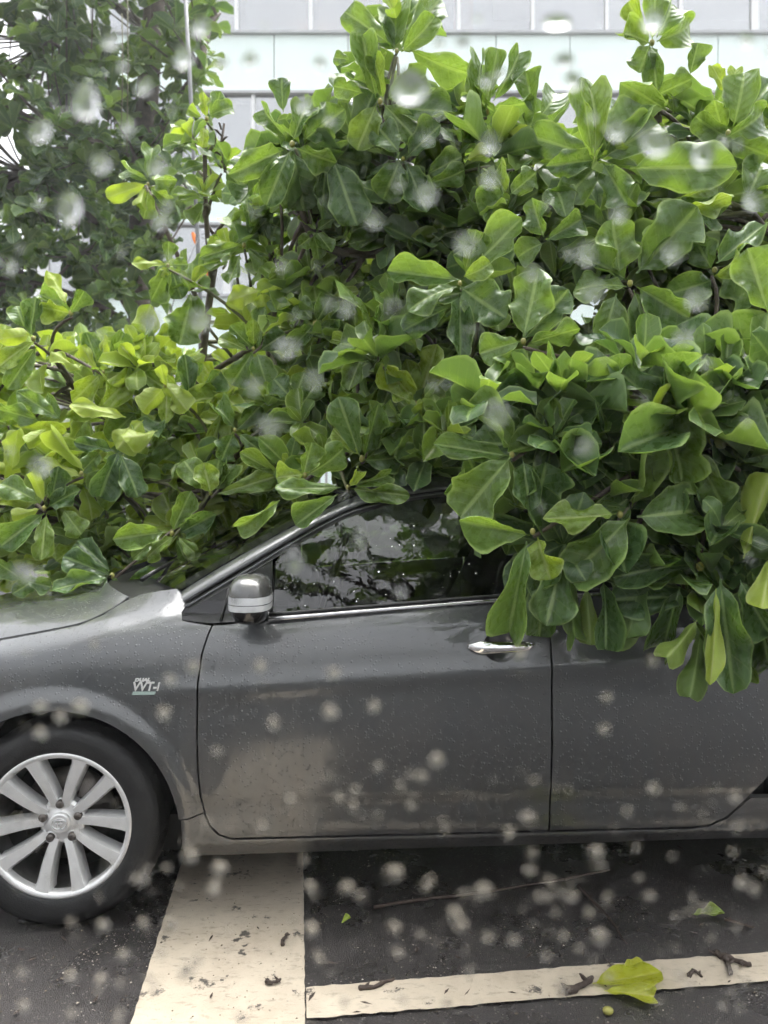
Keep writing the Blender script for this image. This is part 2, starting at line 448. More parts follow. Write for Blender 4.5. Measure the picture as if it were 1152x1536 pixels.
# ------------------------------------------------------------------ fence behind the verge
fn = empty('railing_fence', (-2.6, 8.0, 0)); tag(fn, 'grey upright bar fence glimpsed behind the left foliage', 'fence')
barm = MB().box(-0.012, 0.012, -0.012, 0.012, 0.0, 2.45).V
bar_me = MB().box(-0.012, 0.012, -0.012, 0.012, 0.05, 2.45); bar0 = bar_me.build('bar', M['fence'], fn)
bar0.location = (-2.6, 0, 0)
for i in range(1, 70):
    o = bar0.copy(); COL.objects.link(o); o.location = (-2.6 + i * 0.075, 0, 0)
for z in (0.2, 2.3):
    MB().box(-2.62, 2.62, -0.03, -0.0125, z, z + 0.05).build('rail', M['fence'], fn)
for x in (-2.66, 0.0, 2.66):
    MB().box(x - 0.04, x + 0.04, -0.06, 0.06, 0, 2.6).build('post', M['fence'], fn)

# thin support pole with wires
pl = empty('support_pole', pix(302, 740, 6.6).xy.to_3d()); tag(pl, 'thin grey support pole with wire ties beside the tall tree', 'pole')
b0 = pix(304, 1150, 6.6); b0.z = 0
MB().tube([b0 - pl.location, pix(300, 440, 6.6) - pl.location, pix(288, 180, 6.6) - pl.location, pix(272, -120, 6.6) - pl.location], 0.018, 10).build('shaft', M['pole'], pl, True)
def pw_(u, v): return pix(u, v, 6.55) - pl.location
MB().tube([pw_(300, 352), pw_(270, 420), pw_(255, 470)], 0.004, 5).build('wire', M['pole'], pl, True)
MB().tube([pw_(302, 352), pw_(310, 350), pw_(316, 355), pw_(310, 359), pw_(302, 356)], 0.004, 5).build('wire', M['pole'], pl, True)
oglint = empty('orange_glint', pix(320, 430, 7.4)); tag(oglint, 'slim pointed orange cloth shape standing in for reflected light behind the thin grey pole', 'reflection')  # solid orange shapes put in for reflected light
for (a, b, wd) in (((306, 388), (322, 440), 11), ((289, 348), (296, 372), 9)):
    A = pix(*a, 7.4) - oglint.location; B = pix(*b, 7.4) - oglint.location; wv = wd / F * 7.4
    me = MB(); d = (B - A)
    rows = []
    for i in range(7):
        t = i / 6; ww = wv * (0.35 + 0.65 * math.sin(math.pi * min(1, t * 1.25) * 0.8)) * (1 - t) ** 0.4
        rows.append([A + d * t + Vector((sx * ww * 0.5, sy * ww * 0.2, 0)) for sx, sy in ((-1, 0), (0, -1), (1, 0), (0, 1), (-1, 0))])
    me.grid(rows).build('glint', M['orange'], oglint, True)

# ------------------------------------------------------------------ CAR
TH = R(3.0)
car = empty('parked_car', (-0.969, 2.165, 0), (0, 0, TH))
tag(car, 'dark grey sedan parked under the fallen leafy tree, wet with rain', 'car')
W = 1.74
ARC = (0.0, 0.305)
def ztop(x):
    return interp(x, [(-0.9, 0.70), (-0.6, 0.78), (-0.18, 0.868), (0.12, 0.925), (0.36, 0.93), (0.62, 0.922), (1.28, 0.962), (2.2, 0.995), (3.0, 1.0), (3.6, 0.98)])
PROF = [(0.10, 0.13), (0.18, 0.085), (0.215, 0.055), (0.26, 0.034), (0.31, 0.026), (0.36, 0.022), (0.40, 0.012), (0.46, 0.006), (0.55, 0.0), (0.66, 0.001), (0.74, 0.006),
        (0.80, 0.0125), (0.84, 0.021), (0.875, 0.035), (0.905, 0.055), (0.93, 0.078), (0.96, 0.115), (1.0, 0.16)]
def prof(z):
    # smooth (cubic) interpolation of the section
    if z <= PROF[0][0]: return PROF[0][1]
    for i in range(len(PROF) - 1):
        if z <= PROF[i+1][0]:
            p1, p2 = PROF[i], PROF[i+1]; p0 = PROF[max(i-1, 0)]; p3 = PROF[min(i+2, len(PROF)-1)]
            h = p2[0] - p1[0]; t = (z - p1[0]) / h
            m1 = (p2[1]-p0[1]) / (p2[0]-p0[0]) * h; m2 = (p3[1]-p1[1]) / (p3[0]-p1[0]) * h
            return (2*t**3-3*t*t+1)*p1[1] + (t**3-2*t*t+t)*m1 + (-2*t**3+3*t*t)*p2[1] + (t**3-t*t)*m2
    return PROF[-1][1]
HLZ = [(-0.72, 0.735), (-0.5, 0.790), (-0.30, 0.832), (-0.18, 0.856), (-0.06, 0.879), (0.04, 0.900), (0.14, 0.925), (0.3, 0.945), (0.5, 0.96)]
def side(x, z):
    zt = ztop(x)
    zz = z if z < 0.66 else 0.66 + (z - 0.66) * (0.93 - 0.66) / (zt - 0.66)
    y = prof(zz)
    t = max(0.0, (z - (interp(x, HLZ) - 0.062)) / 0.06)
    y += 0.042 * (t*t if t < 1 else 2*t - 1) * (1 - sstep(0.10, 0.34, x))
    if x < 0.1: y += 0.26 * (0.1 - x) ** 2
    if x > 2.4: y += 0.12 * (x - 2.4) ** 2
    for cx in (0.0, 2.6):
        r = math.hypot(x - cx, z - ARC[1])
        if z > 0.15: y -= 0.013 * (1 - sstep(0.378, 0.43, r)) * (1 - sstep(0.72, 0.8, z))
        # soft bulge line fading backwards from the arch
    y -= 0.007 * math.exp(-((z - (0.705 + 0.05 * (x - 0.2))) / 0.035) ** 2) * sstep(0.15, 0.45, x) * (1 - sstep(1.6, 2.2, x))
    return y
CUPS = [(1.327, 0.834), (2.28, 0.863)]
def dside(x, z):
    y = side(x, z)
    for cx, cz in CUPS:
        q = ((x - cx) / 0.052) ** 2 + ((z - cz) / 0.045) ** 2
        if q < 1: y += 0.030 * (1 - q) ** 0.7
    return y
def upper(x, z):
    y = 0.070 + 0.60 * (z - 0.925) + 0.12 * (z - 0.925) * (z - 1.0)
    if x > 1.9: y += 0.10 * (x - 1.9) ** 2
    return y

def panel(name, poly, yf, mat, parent, step=0.022, depth=0.014, mirror=True, off=0.0, edge=True, extra=()):
    """curved sheet over a polygon in (x, z), lifted by yf, with turned-in edges"""
    pts = []
    n = len(poly)
    for i in range(n):
        a = Vector(poly[i]); b = Vector(poly[(i + 1) % n]); L = (b - a).length
        k = max(1, int(L / step))
        for j in range(k): pts.append(a.lerp(b, j / k))
    nb = len(pts)
    xs = [p.x for p in pts]; zs = [p.y for p in pts]
    def inside(x, z):
        c = False; j = nb - 1
        for i in range(nb):
            if (pts[i].y > z) != (pts[j].y > z) and x < (pts[j].x-pts[i].x)*(z-pts[i].y)/(pts[j].y-pts[i].y)+pts[i].x: c = not c
            j = i
        return c
    allp = list(pts)
    for (cx, cz, rx, rz) in extra:
        allp.append(Vector((cx, cz)))
        for q in (0.25, 0.5, 0.7, 0.85, 0.94, 1.0, 1.06, 1.15):
            for k in range(32): allp.append(Vector((cx + rx*q*math.cos(k*math.pi/16), cz + rz*q*math.sin(k*math.pi/16))))
    x = min(xs) + step * 0.5; row = 0
    while x < max(xs):
        z = min(zs) + step * (0.25 if row % 2 else 0.75)
        while z < max(zs):
            if inside(x, z) and not any(((x-a)/(c*1.3))**2 + ((z-b)/(d*1.3))**2 < 1 for a, b, c, d in extra):
                q = Vector((x, z))
                if min((q - p).length_squared for p in pts) > (step * 0.45) ** 2: allp.append(q)
            z += step
        x += step; row += 1
    r = delaunay_2d_cdt(allp, [(i, (i+1) % nb) for i in range(nb)], [list(range(nb))], 1, 1e-6)
    vv, ff = r[0], r[2]
    V = []; N = []
    e = 0.002
    for p in vv:
        y = yf(p.x, p.y) + off
        dx = (yf(p.x+e, p.y) - yf(p.x-e, p.y)) / (2*e); dz = (yf(p.x, p.y+e) - yf(p.x, p.y-e)) / (2*e)
        V.append(Vector((p.x, y, p.y))); N.append(Vector((dx, -1, dz)).normalized())
    Fc = []
    for f in ff:
        a, b, c = (V[i] for i in f[:3])
        Fc.append(tuple(f) if (b-a).cross(c-a).y < 0 else tuple(reversed(f)))
    # the turned edge
    ec = {}
    for f in Fc:
        for i in range(len(f)):
            k = (f[i], f[(i+1) % len(f)]); ec[tuple(sorted(k))] = ec.get(tuple(sorted(k)), []) + [k]
    if edge:
        for k, l in ec.items():
            if len(l) == 1:
                a, b = l[0]
                base = len(V)
                for i in (a, b): V.append(V[i].copy()); N.append(None)
                for i in (a, b): V.append(V[i] + Vector((0, depth, 0))); N.append(None)
                Fc.append((base+1, base, base+2, base+3))
                fn_ = (V[base] - V[base+1]).cross(V[base+2] - V[base+1]).normalized()
                for q in range(4): N[base+q] = fn_
    def make(mir):
        VV = [(v.x, W - v.y, v.z) if mir else v for v in V]
        FF = [tuple(reversed(f)) for f in Fc] if mir else Fc
        me = mesh(name, VV, FF, True)
        NN = [(q.x, -q.y, q.z) if mir else tuple(q) for q in N]
        me.normals_split_custom_set_from_vertices(NN)
        return me
    o = link(name, make(False), mat, parent)
    if mirror: 
        o2 = link(name, make(True), mat, parent)
        return o, o2
    return o, None

def arc(cx, cz, r, a0, a1, n=28):
    return [(cx + r*math.cos(R(lerp(a0, a1, i/n))), cz + r*math.sin(R(lerp(a0, a1, i/n)))) for i in range(n+1)]

RA = 0.36
# outline curves shared by panels
door_front = [(0.508, 0.262), (0.475, 0.275), (0.448, 0.305), (0.434, 0.345), (0.424, 0.40), (0.418, 0.47), (0.416, 0.60), (0.418, 0.74), (0.427, 0.82), (0.442, 0.875), (0.451, 0.898)]
hood_line = [(-0.72, 0.735), (-0.5, 0.790), (-0.30, 0.832), (-0.18, 0.856), (-0.06, 0.879), (0.04, 0.900), (0.10, 0.925), (0.14, 0.953), (0.156, 0.965)]
G = 0.0028
fender = arc(0, ARC[1], RA, 175, 4) + [(0.385, 0.332)] + [(x - G, z) for x, z in door_front if z > 0.33] + \
    [(0.40, 0.905), (0.362, 0.912), (0.352, 0.935), (0.366, 0.958), (0.378, 0.972), (0.352, 1.002)] + [(0.27, 0.990), (0.20, 0.975), (0.165, 0.962)] + \
    [(x + 0.0015, z - 0.004) for x, z in reversed(hood_line[1:-1])] + [(-0.62, 0.74), (-0.60, 0.58), (-0.52, 0.42), (-0.42, 0.335)]
panel('front_fender', fender, side, M['paint'], car, 0.014)
belt = lambda x: interp(x, [(0.36, 0.908), (0.45, 0.902), (0.624, 0.911), (1.284, 0.957), (1.49, 0.968), (2.0, 0.99), (2.4, 1.0), (2.75, 1.01)])
fd = [(x + G, z) for x, z in door_front] + [(lerp(0.47, 1.478, i/10), belt(lerp(0.47, 1.478, i/10)) - 0.004) for i in range(11)] + [(1.478, 0.262)]
fdoor, fdoor2 = panel('front_door', fd, dside, M['paint'], car, 0.014, extra=[(1.327, 0.834, 0.052, 0.045)])
tag(fdoor, 'grey front door with wet reflections')
rdb = [(1.484, 0.262), (1.93, 0.262), (1.985, 0.268), (2.04, 0.295), (2.10, 0.35), (2.165, 0.43)] 
rd = rdb + [(2.215, 0.52), (2.30, 0.62), (2.42, 0.69), (2.46, 0.80), (2.44, 0.99)] + [(lerp(2.4, 1.484, i/10), belt(lerp(2.4, 1.484, i/10)) - 0.004) for i in range(11)]
rdoor, rdoor2 = panel('rear_door', rd, dside, M['paint'], car, extra=[(2.28, 0.863, 0.052, 0.045)])
# rocker: runs under both doors from arch to arch
rk = [(0.366, 0.327), (0.387, 0.328), (0.4315, 0.341)] + [(x - G, z - 0.003) for x, z in reversed([p for p in door_front if p[1] <= 0.33])] + [(0.52, 0.256), (1.93, 0.256), (1.985, 0.261), (2.043, 0.288), (2.102, 0.342), (2.115, 0.352), (2.235, 0.352), (2.228, 0.21), (2.0, 0.212), (1.0, 0.200), (0.45, 0.19), (0.372, 0.19)]
panel('rocker_panel', rk, lambda x, z: side(x, z) - 0.006 * math.exp(-((z - 0.246) / 0.012) ** 2), M['paint'], car, 0.018, 0.03)
# rear quarter
rq = [(x + G, z) for x, z in [(2.165, 0.355), (2.215, 0.52), (2.30, 0.62), (2.42, 0.69), (2.46, 0.80), (2.44, 0.99)]]
rq = [(2.238, 0.358)] + [(2.172, 0.43), (2.219, 0.52), (2.304, 0.62), (2.424, 0.69), (2.464, 0.80), (2.444, 0.985)] + [(2.75, 1.0), (3.1, 1.0), (3.5, 0.985), (3.56, 0.9), (3.58, 0.7), (3.55, 0.4), (3.4, 0.24), (3.02, 0.24)] + arc(2.6, ARC[1], RA, -6, 172)
panel('rear_quarter', rq, side, M['paint'], car, 0.035)
# bumper corner in front of the wheel
bq = [(-0.362, 0.20)] + arc(0, ARC[1], RA, 198, 176, 5) + [(-0.424, 0.338), (-0.525, 0.424), (-0.605, 0.58), (-0.625, 0.735), (-0.80, 0.70), (-0.86, 0.55), (-0.86, 0.3), (-0.8, 0.18)]
panel('front_bumper', bq, side, M['paint'], car, 0.035)
def endcap(name, x, zs, bul, mat):
    rows = []
    for z in zs:
        y0 = side(x, z); row = []
        for i in range(17):
            t = i / 16; s_ = 4*t*(1-t)
            row.append((x + bul * s_ ** 0.7, lerp(y0, W - y0, t), z))
        rows.append(row)
    m = MB().grid(rows)
    if bul > 0: m.F = [tuple(reversed(f)) for f in m.F]
    return m.build(name, mat, car, True)
endcap('bumper_face', -0.84, [0.18, 0.3, 0.42, 0.55, 0.64, 0.70], -0.13, M['paint'])
endcap('tail_face', 3.55, [0.24, 0.4, 0.55, 0.7, 0.85, 0.985], 0.10, M['paint'])

# roof rail / pillar strips between the O (outer) and I (inner) curves
Oc = [(.345, .995), (.47, 1.072), (.664, 1.181), (.80, 1.250), (.915, 1.298), (1.086, 1.328), (1.248, 1.343), (1.55, 1.352), (1.9, 1.335), (2.25, 1.275), (2.6, 1.16), (2.85, 1.03)]
Ic = [(.372, .945), (.505, 1.022), (.69, 1.133), (.822, 1.206), (.935, 1.247), (1.07, 1.277), (1.244, 1.296), (1.55, 1.302), (1.88, 1.282), (2.2, 1.215), (2.5, 1.10), (2.66, 1.01)]
Os = spline([(x, z, 0) for x, z in Oc], 8); Is = spline([(x, z, 0) for x, z in Ic], 8)
def rail_strip(name, f0, f1, mat, off=0.0, bul=0.0, i0=0, i1=None, nrow=5):
    i1 = i1 or len(Os) - 1
    objs = []
    for mir in (0, 1):
        rows = []
        for i in range(i0, i1 + 1):
            row = []
            for k in range(nrow):
                f = lerp(f0, f1, k/(nrow-1)); p = Os[i].lerp(Is[i], f)
                kk = k/(nrow-1)
                y = upper(p.x, p.y) + off - bul * 4 * kk * (1 - kk) + (0.03 * (1 - kk) ** 2 if bul > 0.006 else 0)
                row.append((p.x, W - y if mir else y, p.y))
            rows.append(row)
        m = MB().grid(rows)
        if not mir: m.F = [tuple(reversed(f)) for f in m.F]
        objs.append(m.build(name, mat, car, True))
    return objs
rail_strip('roof_rail', 0.0, 0.62, M['paint'], -0.012, 0.012, nrow=8)
rail_strip('drip_seal', 0.61, 0.71, M['seal'], 0.004)
for o, d in zip(rail_strip('door_frame', 0.71, 0.90, M['paint'], -0.001, 0.004), (fdoor, fdoor2)): o.parent = d
for o, d in zip(rail_strip('window_seal', 0.89, 1.08, M['seal'], 0.003), (fdoor, fdoor2)): o.parent = d

# corner trim (black) ahead of the window, then the glass
tri = [(0.358, 0.914), (0.354, 0.932), (0.366, 0.950)] + [(p.x + 0.004, p.y - 0.002) for p in Is if 0.37 < p.x < 0.618] + [(0.622, 1.088), (0.628, 0.914), (0.45, 0.905)]
ct, ct2 = panel('corner_trim', tri, lambda x, z: lerp(side(x, z), upper(x, z), sstep(0.90, 0.96, z)) , M['gloss_black'], car, 0.02, 0.01)
fixed = [(x, z) for x, z in tri]
tb = MB().tube([(0.475, upper(0.475, 0.915) - 0.008, 0.913), (0.485, upper(0.485, 0.96) - 0.004, 0.96), (0.492, upper(0.49, 1.0) - 0.004, 1.005)], 0.0035, 6).build('trim_divider', M['seal'], ct, True)
gl1 = [(0.632, 0.915)] + [(0.632, 1.085)] + [(p.x, p.y - 0.001) for p in Is if 0.645 < p.x < 1.445] + [(1.445, 1.295), (1.445, 0.962)] + [(x, belt(x) + 0.002) for x in (1.28, 1.0, 0.8)]
gw, gw2 = panel('window_glass', gl1, lambda x, z: upper(x, z) + 0.006, M['car_glass'], car, 0.04, 0.004, edge=False)
gw.parent = fdoor; gw2.parent = fdoor2
gl2 = [(1.52, 0.970), (1.52, 1.295)] + [(p.x, p.y - 0.002) for p in Is if 1.53 < p.x < 2.5] + [(2.5, 1.01), (2.2, 0.995)]
gr, gr2 = panel('window_glass', gl2, lambda x, z: upper(x, z) + 0.006, M['car_glass'], car, 0.05, 0.004, edge=False)
gr.parent = rdoor; gr2.parent = rdoor2
bpn = [(1.44, 0.962), (1.44, 1.298), (1.525, 1.298), (1.525, 0.972)]
panel('centre_pillar', bpn, lambda x, z: upper(x, z) + 0.002, M['gloss_black'], car, 0.04)
for d, xa, xb in ((fdoor, 0.62, 1.478), (rdoor, 1.486, 2.44)):
    for nm, dz, rad, mt, dy in (('belt_moulding', 0.004, 0.0075, M['trim_silver'], -0.010), ('belt_seal', 0.016, 0.006, M['seal'], 0.0)):
        pts = []
        for i in range(16):
            x = lerp(xa, xb, i/15); z = belt(x) + dz
            pts.append((x, lerp(side(x, z), upper(x, z), 0.6) + dy, z))
        MB().tube(pts, rad, 8).build(nm, mt, d, True)

# windscreen, roof, hood, rear
def across(p, q, n, bx_, bz_, pw_=2.4):
    out = []
    for i in range(n + 1):
        t = i / n; s_ = 1 - abs(2*t - 1) ** pw_
        out.append((lerp(p[0], q[0], t) + bx_ * s_, lerp(p[1], q[1], t), lerp(p[2], q[2], t) + bz_ * s_))
    return out
def O3(i, off=0.0): p = Os[i]; return (p.x, upper(p.x, p.y) + 0.018 + off, p.y)
iw1 = 4*8 + 2
rows = []
for i in range(0, iw1 + 1):
    a = O3(i); k = i / iw1
    rows.append(across(a, (a[0], W - a[1], a[2]), 20, lerp(-0.24, -0.10, k), lerp(0.010, 0.045, k)))
m = MB().grid(rows); m.F = [tuple(reversed(f)) for f in m.F]
ws = m.build('windscreen', M['shield_glass'], car, True)
# black surround printed along its near and far edge, a real strip 2 mm above
for mir in (0, 1):
    r2 = []
    for row in rows:
        a = row[0] if not mir else row[-1]; b = row[1] if not mir else row[-2]
        a = Vector(a); b = Vector(b)
        r2.append([a + Vector((-0.002, 0, 0.003)), a.lerp(b, 0.35) + Vector((-0.002, 0, 0.003)), a.lerp(b, 0.7) + Vector((-0.002, 0, 0.003))])
    MB().grid(r2).build('windscreen_seal', M['gloss_black'], ws, True)
rows = []
for i in range(iw1, 9*8 + 1):
    a = O3(i, -0.006); k = i - iw1
    rows.append(across(a, (a[0], W - a[1], a[2]), 20, -0.10 * max(0, 1 - k / 10), 0.052))
m = MB().grid(rows); m.F = [tuple(reversed(f)) for f in m.F]
m.build('roof', M['paint'], car, True)
rows = []
for i in range(9*8, len(Os)):
    a = O3(i); rows.append(across(a, (a[0], W - a[1], a[2]), 16, 0.10, 0.045))
m = MB().grid(rows); m.F = [tuple(reversed(f)) for f in m.F]
m.build('rear_window', M['shield_glass'], car, True)
rows = []
for x, z in ((2.80, 1.005), (3.0, 1.01), (3.3, 1.005), (3.55, 0.985)):
    y = side(x, z - 0.02) + 0.02
    rows.append(across((x, y, z), (x, W - y, z), 16, 0.06, 0.03))
m = MB().grid(rows); m.F = [tuple(reversed(f)) for f in m.F]
m.build('boot_lid', M['paint'], car, True)
hl = spline([(x, z, 0) for x, z in hood_line], 5)
rows = []
n = len(hl) - 1
for i, p in enumerate(hl):
    k = i / n
    y = side(p.x, p.y) + 0.003
    bxx = lerp(-0.18, -0.10, k) if p.x < 0.1 else lerp(-0.10, -0.16, (p.x-0.1)/0.06)
    rows.append(across((p.x - 0.001, y, p.y + 0.001), (p.x - 0.001, W - y, p.y + 0.001), 48, bxx, lerp(0.062, 0.042, k), 5.0))
# turned edge along the near side
m = MB().grid([[ (r[0][0], r[0][1], r[0][2] - 0.02)] + r for r in rows]); m.F = [tuple(reversed(f)) for f in m.F]
hood = m.build('hood', M['paint'], car, auto=50)
# scuttle under the windscreen
r1 = rows[-1]; r0 = across((0.35, side(.35, .99) + 0.01, 0.985), (0.35, W - side(.35, .99) - 0.01, 0.985), 48, -0.22, 0.01)
m = MB().grid([[(a[0], a[1], a[2] - 0.02) for a in r1], [(a[0], a[1], a[2]) for a in r0]]); m.F = [tuple(reversed(f)) for f in m.F]
m.build('scuttle_panel', M['black'], car, True)
for (yy, x0) in ((0.35, 0.16), (1.0, 0.10)):
    MB().tube([(x0, yy, 1.005), (x0 + 0.04, yy + 0.1, 1.035), (x0 + 0.09, yy + 0.5, 1.065)], [0.009, 0.008, 0.005], 6).build('wiper', M['black'], car, True)

# underbody, arch liners, cabin
MB().box(-0.7, 3.4, 0.12, W - 0.12, 0.19, 0.30).build('underbody', M['under'], car)
MB().box(0.385, 2.2, 0.10, W - 0.10, 0.302, 0.50).build('floor_pan', M['under'], car)
for cx in (0.0, 2.6):
    for mir in (0, 1):
        rows = []
        for a in range(-12, 193, 8):
            rows.append([(cx + (RA + 0.008) * math.cos(R(a)), (W - y) if mir else y, ARC[1] + (RA + 0.008) * math.sin(R(a))) for y in (0.03, 0.15, 0.34)])
        rows2 = [[(cx, (W - 0.34) if mir else 0.34, ARC[1]) , r[2]] for r in rows]
        MB().grid(rows).grid(rows2).build('arch_liner', M['under'], car, True)
def seat(x, y):
    m = MB()
    prof_ = [(0.0, 0.55), (0.45, 0.60), (0.52, 0.70), (0.66, 1.10), (0.60, 1.13), (0.42, 0.78), (-0.02, 0.68)]
    V = [(x + px, y + sy * 0.24, pz) for sy in (-1, 1) for px, pz in prof_]; k = len(prof_)
    m.add(V, [tuple(range(k)), tuple(range(2*k-1, k-1, -1))] + [(i, i+k, (i+1) % k + k, (i+1) % k) for i in range(k)])
    o = m.build('seat', M['fabric'], car, True, bevel=0.03)
    h = MB().box(x + 0.60, x + 0.70, y - 0.13, y + 0.13, 1.15, 1.27).build('headrest', M['fabric'], o, True, bevel=0.03)
seat(0.95, 0.45); seat(0.95, W - 0.45)
MB().box(1.95, 2.1, 0.2, W - 0.2, 0.55, 1.12).build('rear_seat', M['fabric'], car, bevel=0.04)
MB().box(0.36, 0.72, 0.17, W - 0.17, 0.62, 0.95).build('dashboard', M['black'], car, bevel=0.05)
tp = [(0.80 + 0.06*math.sin(a), W - 0.45 + 0.18*math.cos(a), 0.93 + 0.17*math.sin(a)) for a in [i*math.pi/12 for i in range(25)]]
MB().tube(tp, 0.014, 8, False).build('steering_wheel', M['black'], car, True)

# door handles
def handle(x0, z0, par):
    y = side(x0 + 0.1, z0)
    n_ = 14; rows = []
    for i in range(n_ + 1):
        t = i / n_; x = x0 + 0.203 * t
        e = max(0.12, min(1, t * 7, (1 - t) * 7)) ** 0.5
        h = 0.0205 * e * (1 - 0.30 * t); yo = y - 0.010 - 0.026 * (1 - (2*t - 1) ** 4) - 0.002; dpt = 0.009 * e
        rows.append([(x, yo - dpt*math.cos(a), z0 + 0.004*t + h*math.sin(a)) for a in [k*2*math.pi/14 for k in range(15)]])
    hb = MB().grid(rows)
    hb.F = [tuple(reversed(f)) for f in hb.F]
    hb.build('door_handle', M['chrome'], par, True)
handle(1.227, 0.836, fdoor); handle(2.18, 0.865, rdoor)

# door mirror
mir = empty('door_mirror', (0.585, -0.085, 1.0), parent=car)
def sell(z0, z1, sx, sy, sz, e=2.6, nz=10, na=28, ox=0.0, taper=0.0):
    rows = []
    for i in range(nz + 1):
        z = lerp(z0, z1, i/nz); q = max(1e-4, 1 - abs(z) ** e) ** (1/e)
        row = []
        for k in range(na + 1):
            a = 2*math.pi*k/na
            ca, sa = math.cos(a), math.sin(a)
            row.append((sx*q*math.copysign(abs(ca) ** (2/2.8), ca)*(1 - taper*(1-z)*0.5) + ox, sy*q*math.copysign(abs(sa) ** (2/2.8), sa), sz*z))
        rows.append(row)
    return MB().grid(rows)
sell(0.20, 0.9995, 0.059, 0.100, 0.070, 3.0, 14).build('mirror_shell', M['paint'], mir, True)
sell(-0.36, 0.195, 0.0603, 0.102, 0.070, 3.0, nz=4).build('turn_signal', M['lens'], mir, True)
sell(-0.12, -0.09, 0.0607, 0.1024, 0.070, 3.0, nz=2).build('lens_rib', M['trim_silver'], mir, True)
sell(-0.97, -0.37, 0.056, 0.097, 0.070, 3.0).build('mirror_base', M['gloss_black'], mir, True)
MB().tube([(0.0, 0.08, -0.045), (0.0, 0.13, -0.055), (-0.015, 0.19, -0.06)], [0.036, 0.032, 0.042], 12).build('mirror_arm', M['black'], mir, True)

# badge on the fender
bdg = empty('fender_badge', (0.226, side(0.26, 0.72) - 0.002, 0.712), parent=car)
def text_mesh(name, body, size, mat, par, loc, shear=0.25, depth=0.0012, sx=1.0):
    cu = bpy.data.curves.new(name, 'FONT'); cu.body = body; cu.size = size; cu.extrude = depth; cu.shear = shear; cu.offset = 0.0010
    t = bpy.data.objects.new(name, cu); COL.objects.link(t)
    dg = bpy.context.evaluated_depsgraph_get(); me = bpy.data.meshes.new_from_object(t.evaluated_get(dg))
    bpy.data.objects.remove(t)
    o = link(name, me, mat, par); o.rotation_euler = (R(90), 0, 0); o.location = loc; o.scale = (sx, 1, 1)
    return o
text_mesh('badge_lettering', 'VVT-i', 0.036, M['alloy'], bdg, (0.000, 0, 0.006), sx=0.92)
text_mesh('badge_lettering', 'DUAL', 0.0125, M['alloy'], bdg, (0.008, 0, 0.0335), sx=1.35)
MB().add([(0.0,-.002,-.006),(0.066,-.002,-.006),(0.070,-.002,.003),(0.004,-.002,.003),(0.0,.002,-.006),(0.066,.002,-.006),(0.070,.002,.003),(0.004,.002,.003)],
    [(0,1,2,3),(7,6,5,4),(0,4,5,1),(1,5,6,2),(2,6,7,3),(3,7,4,0)]).build('badge_bar', M['green_mark'], bdg)

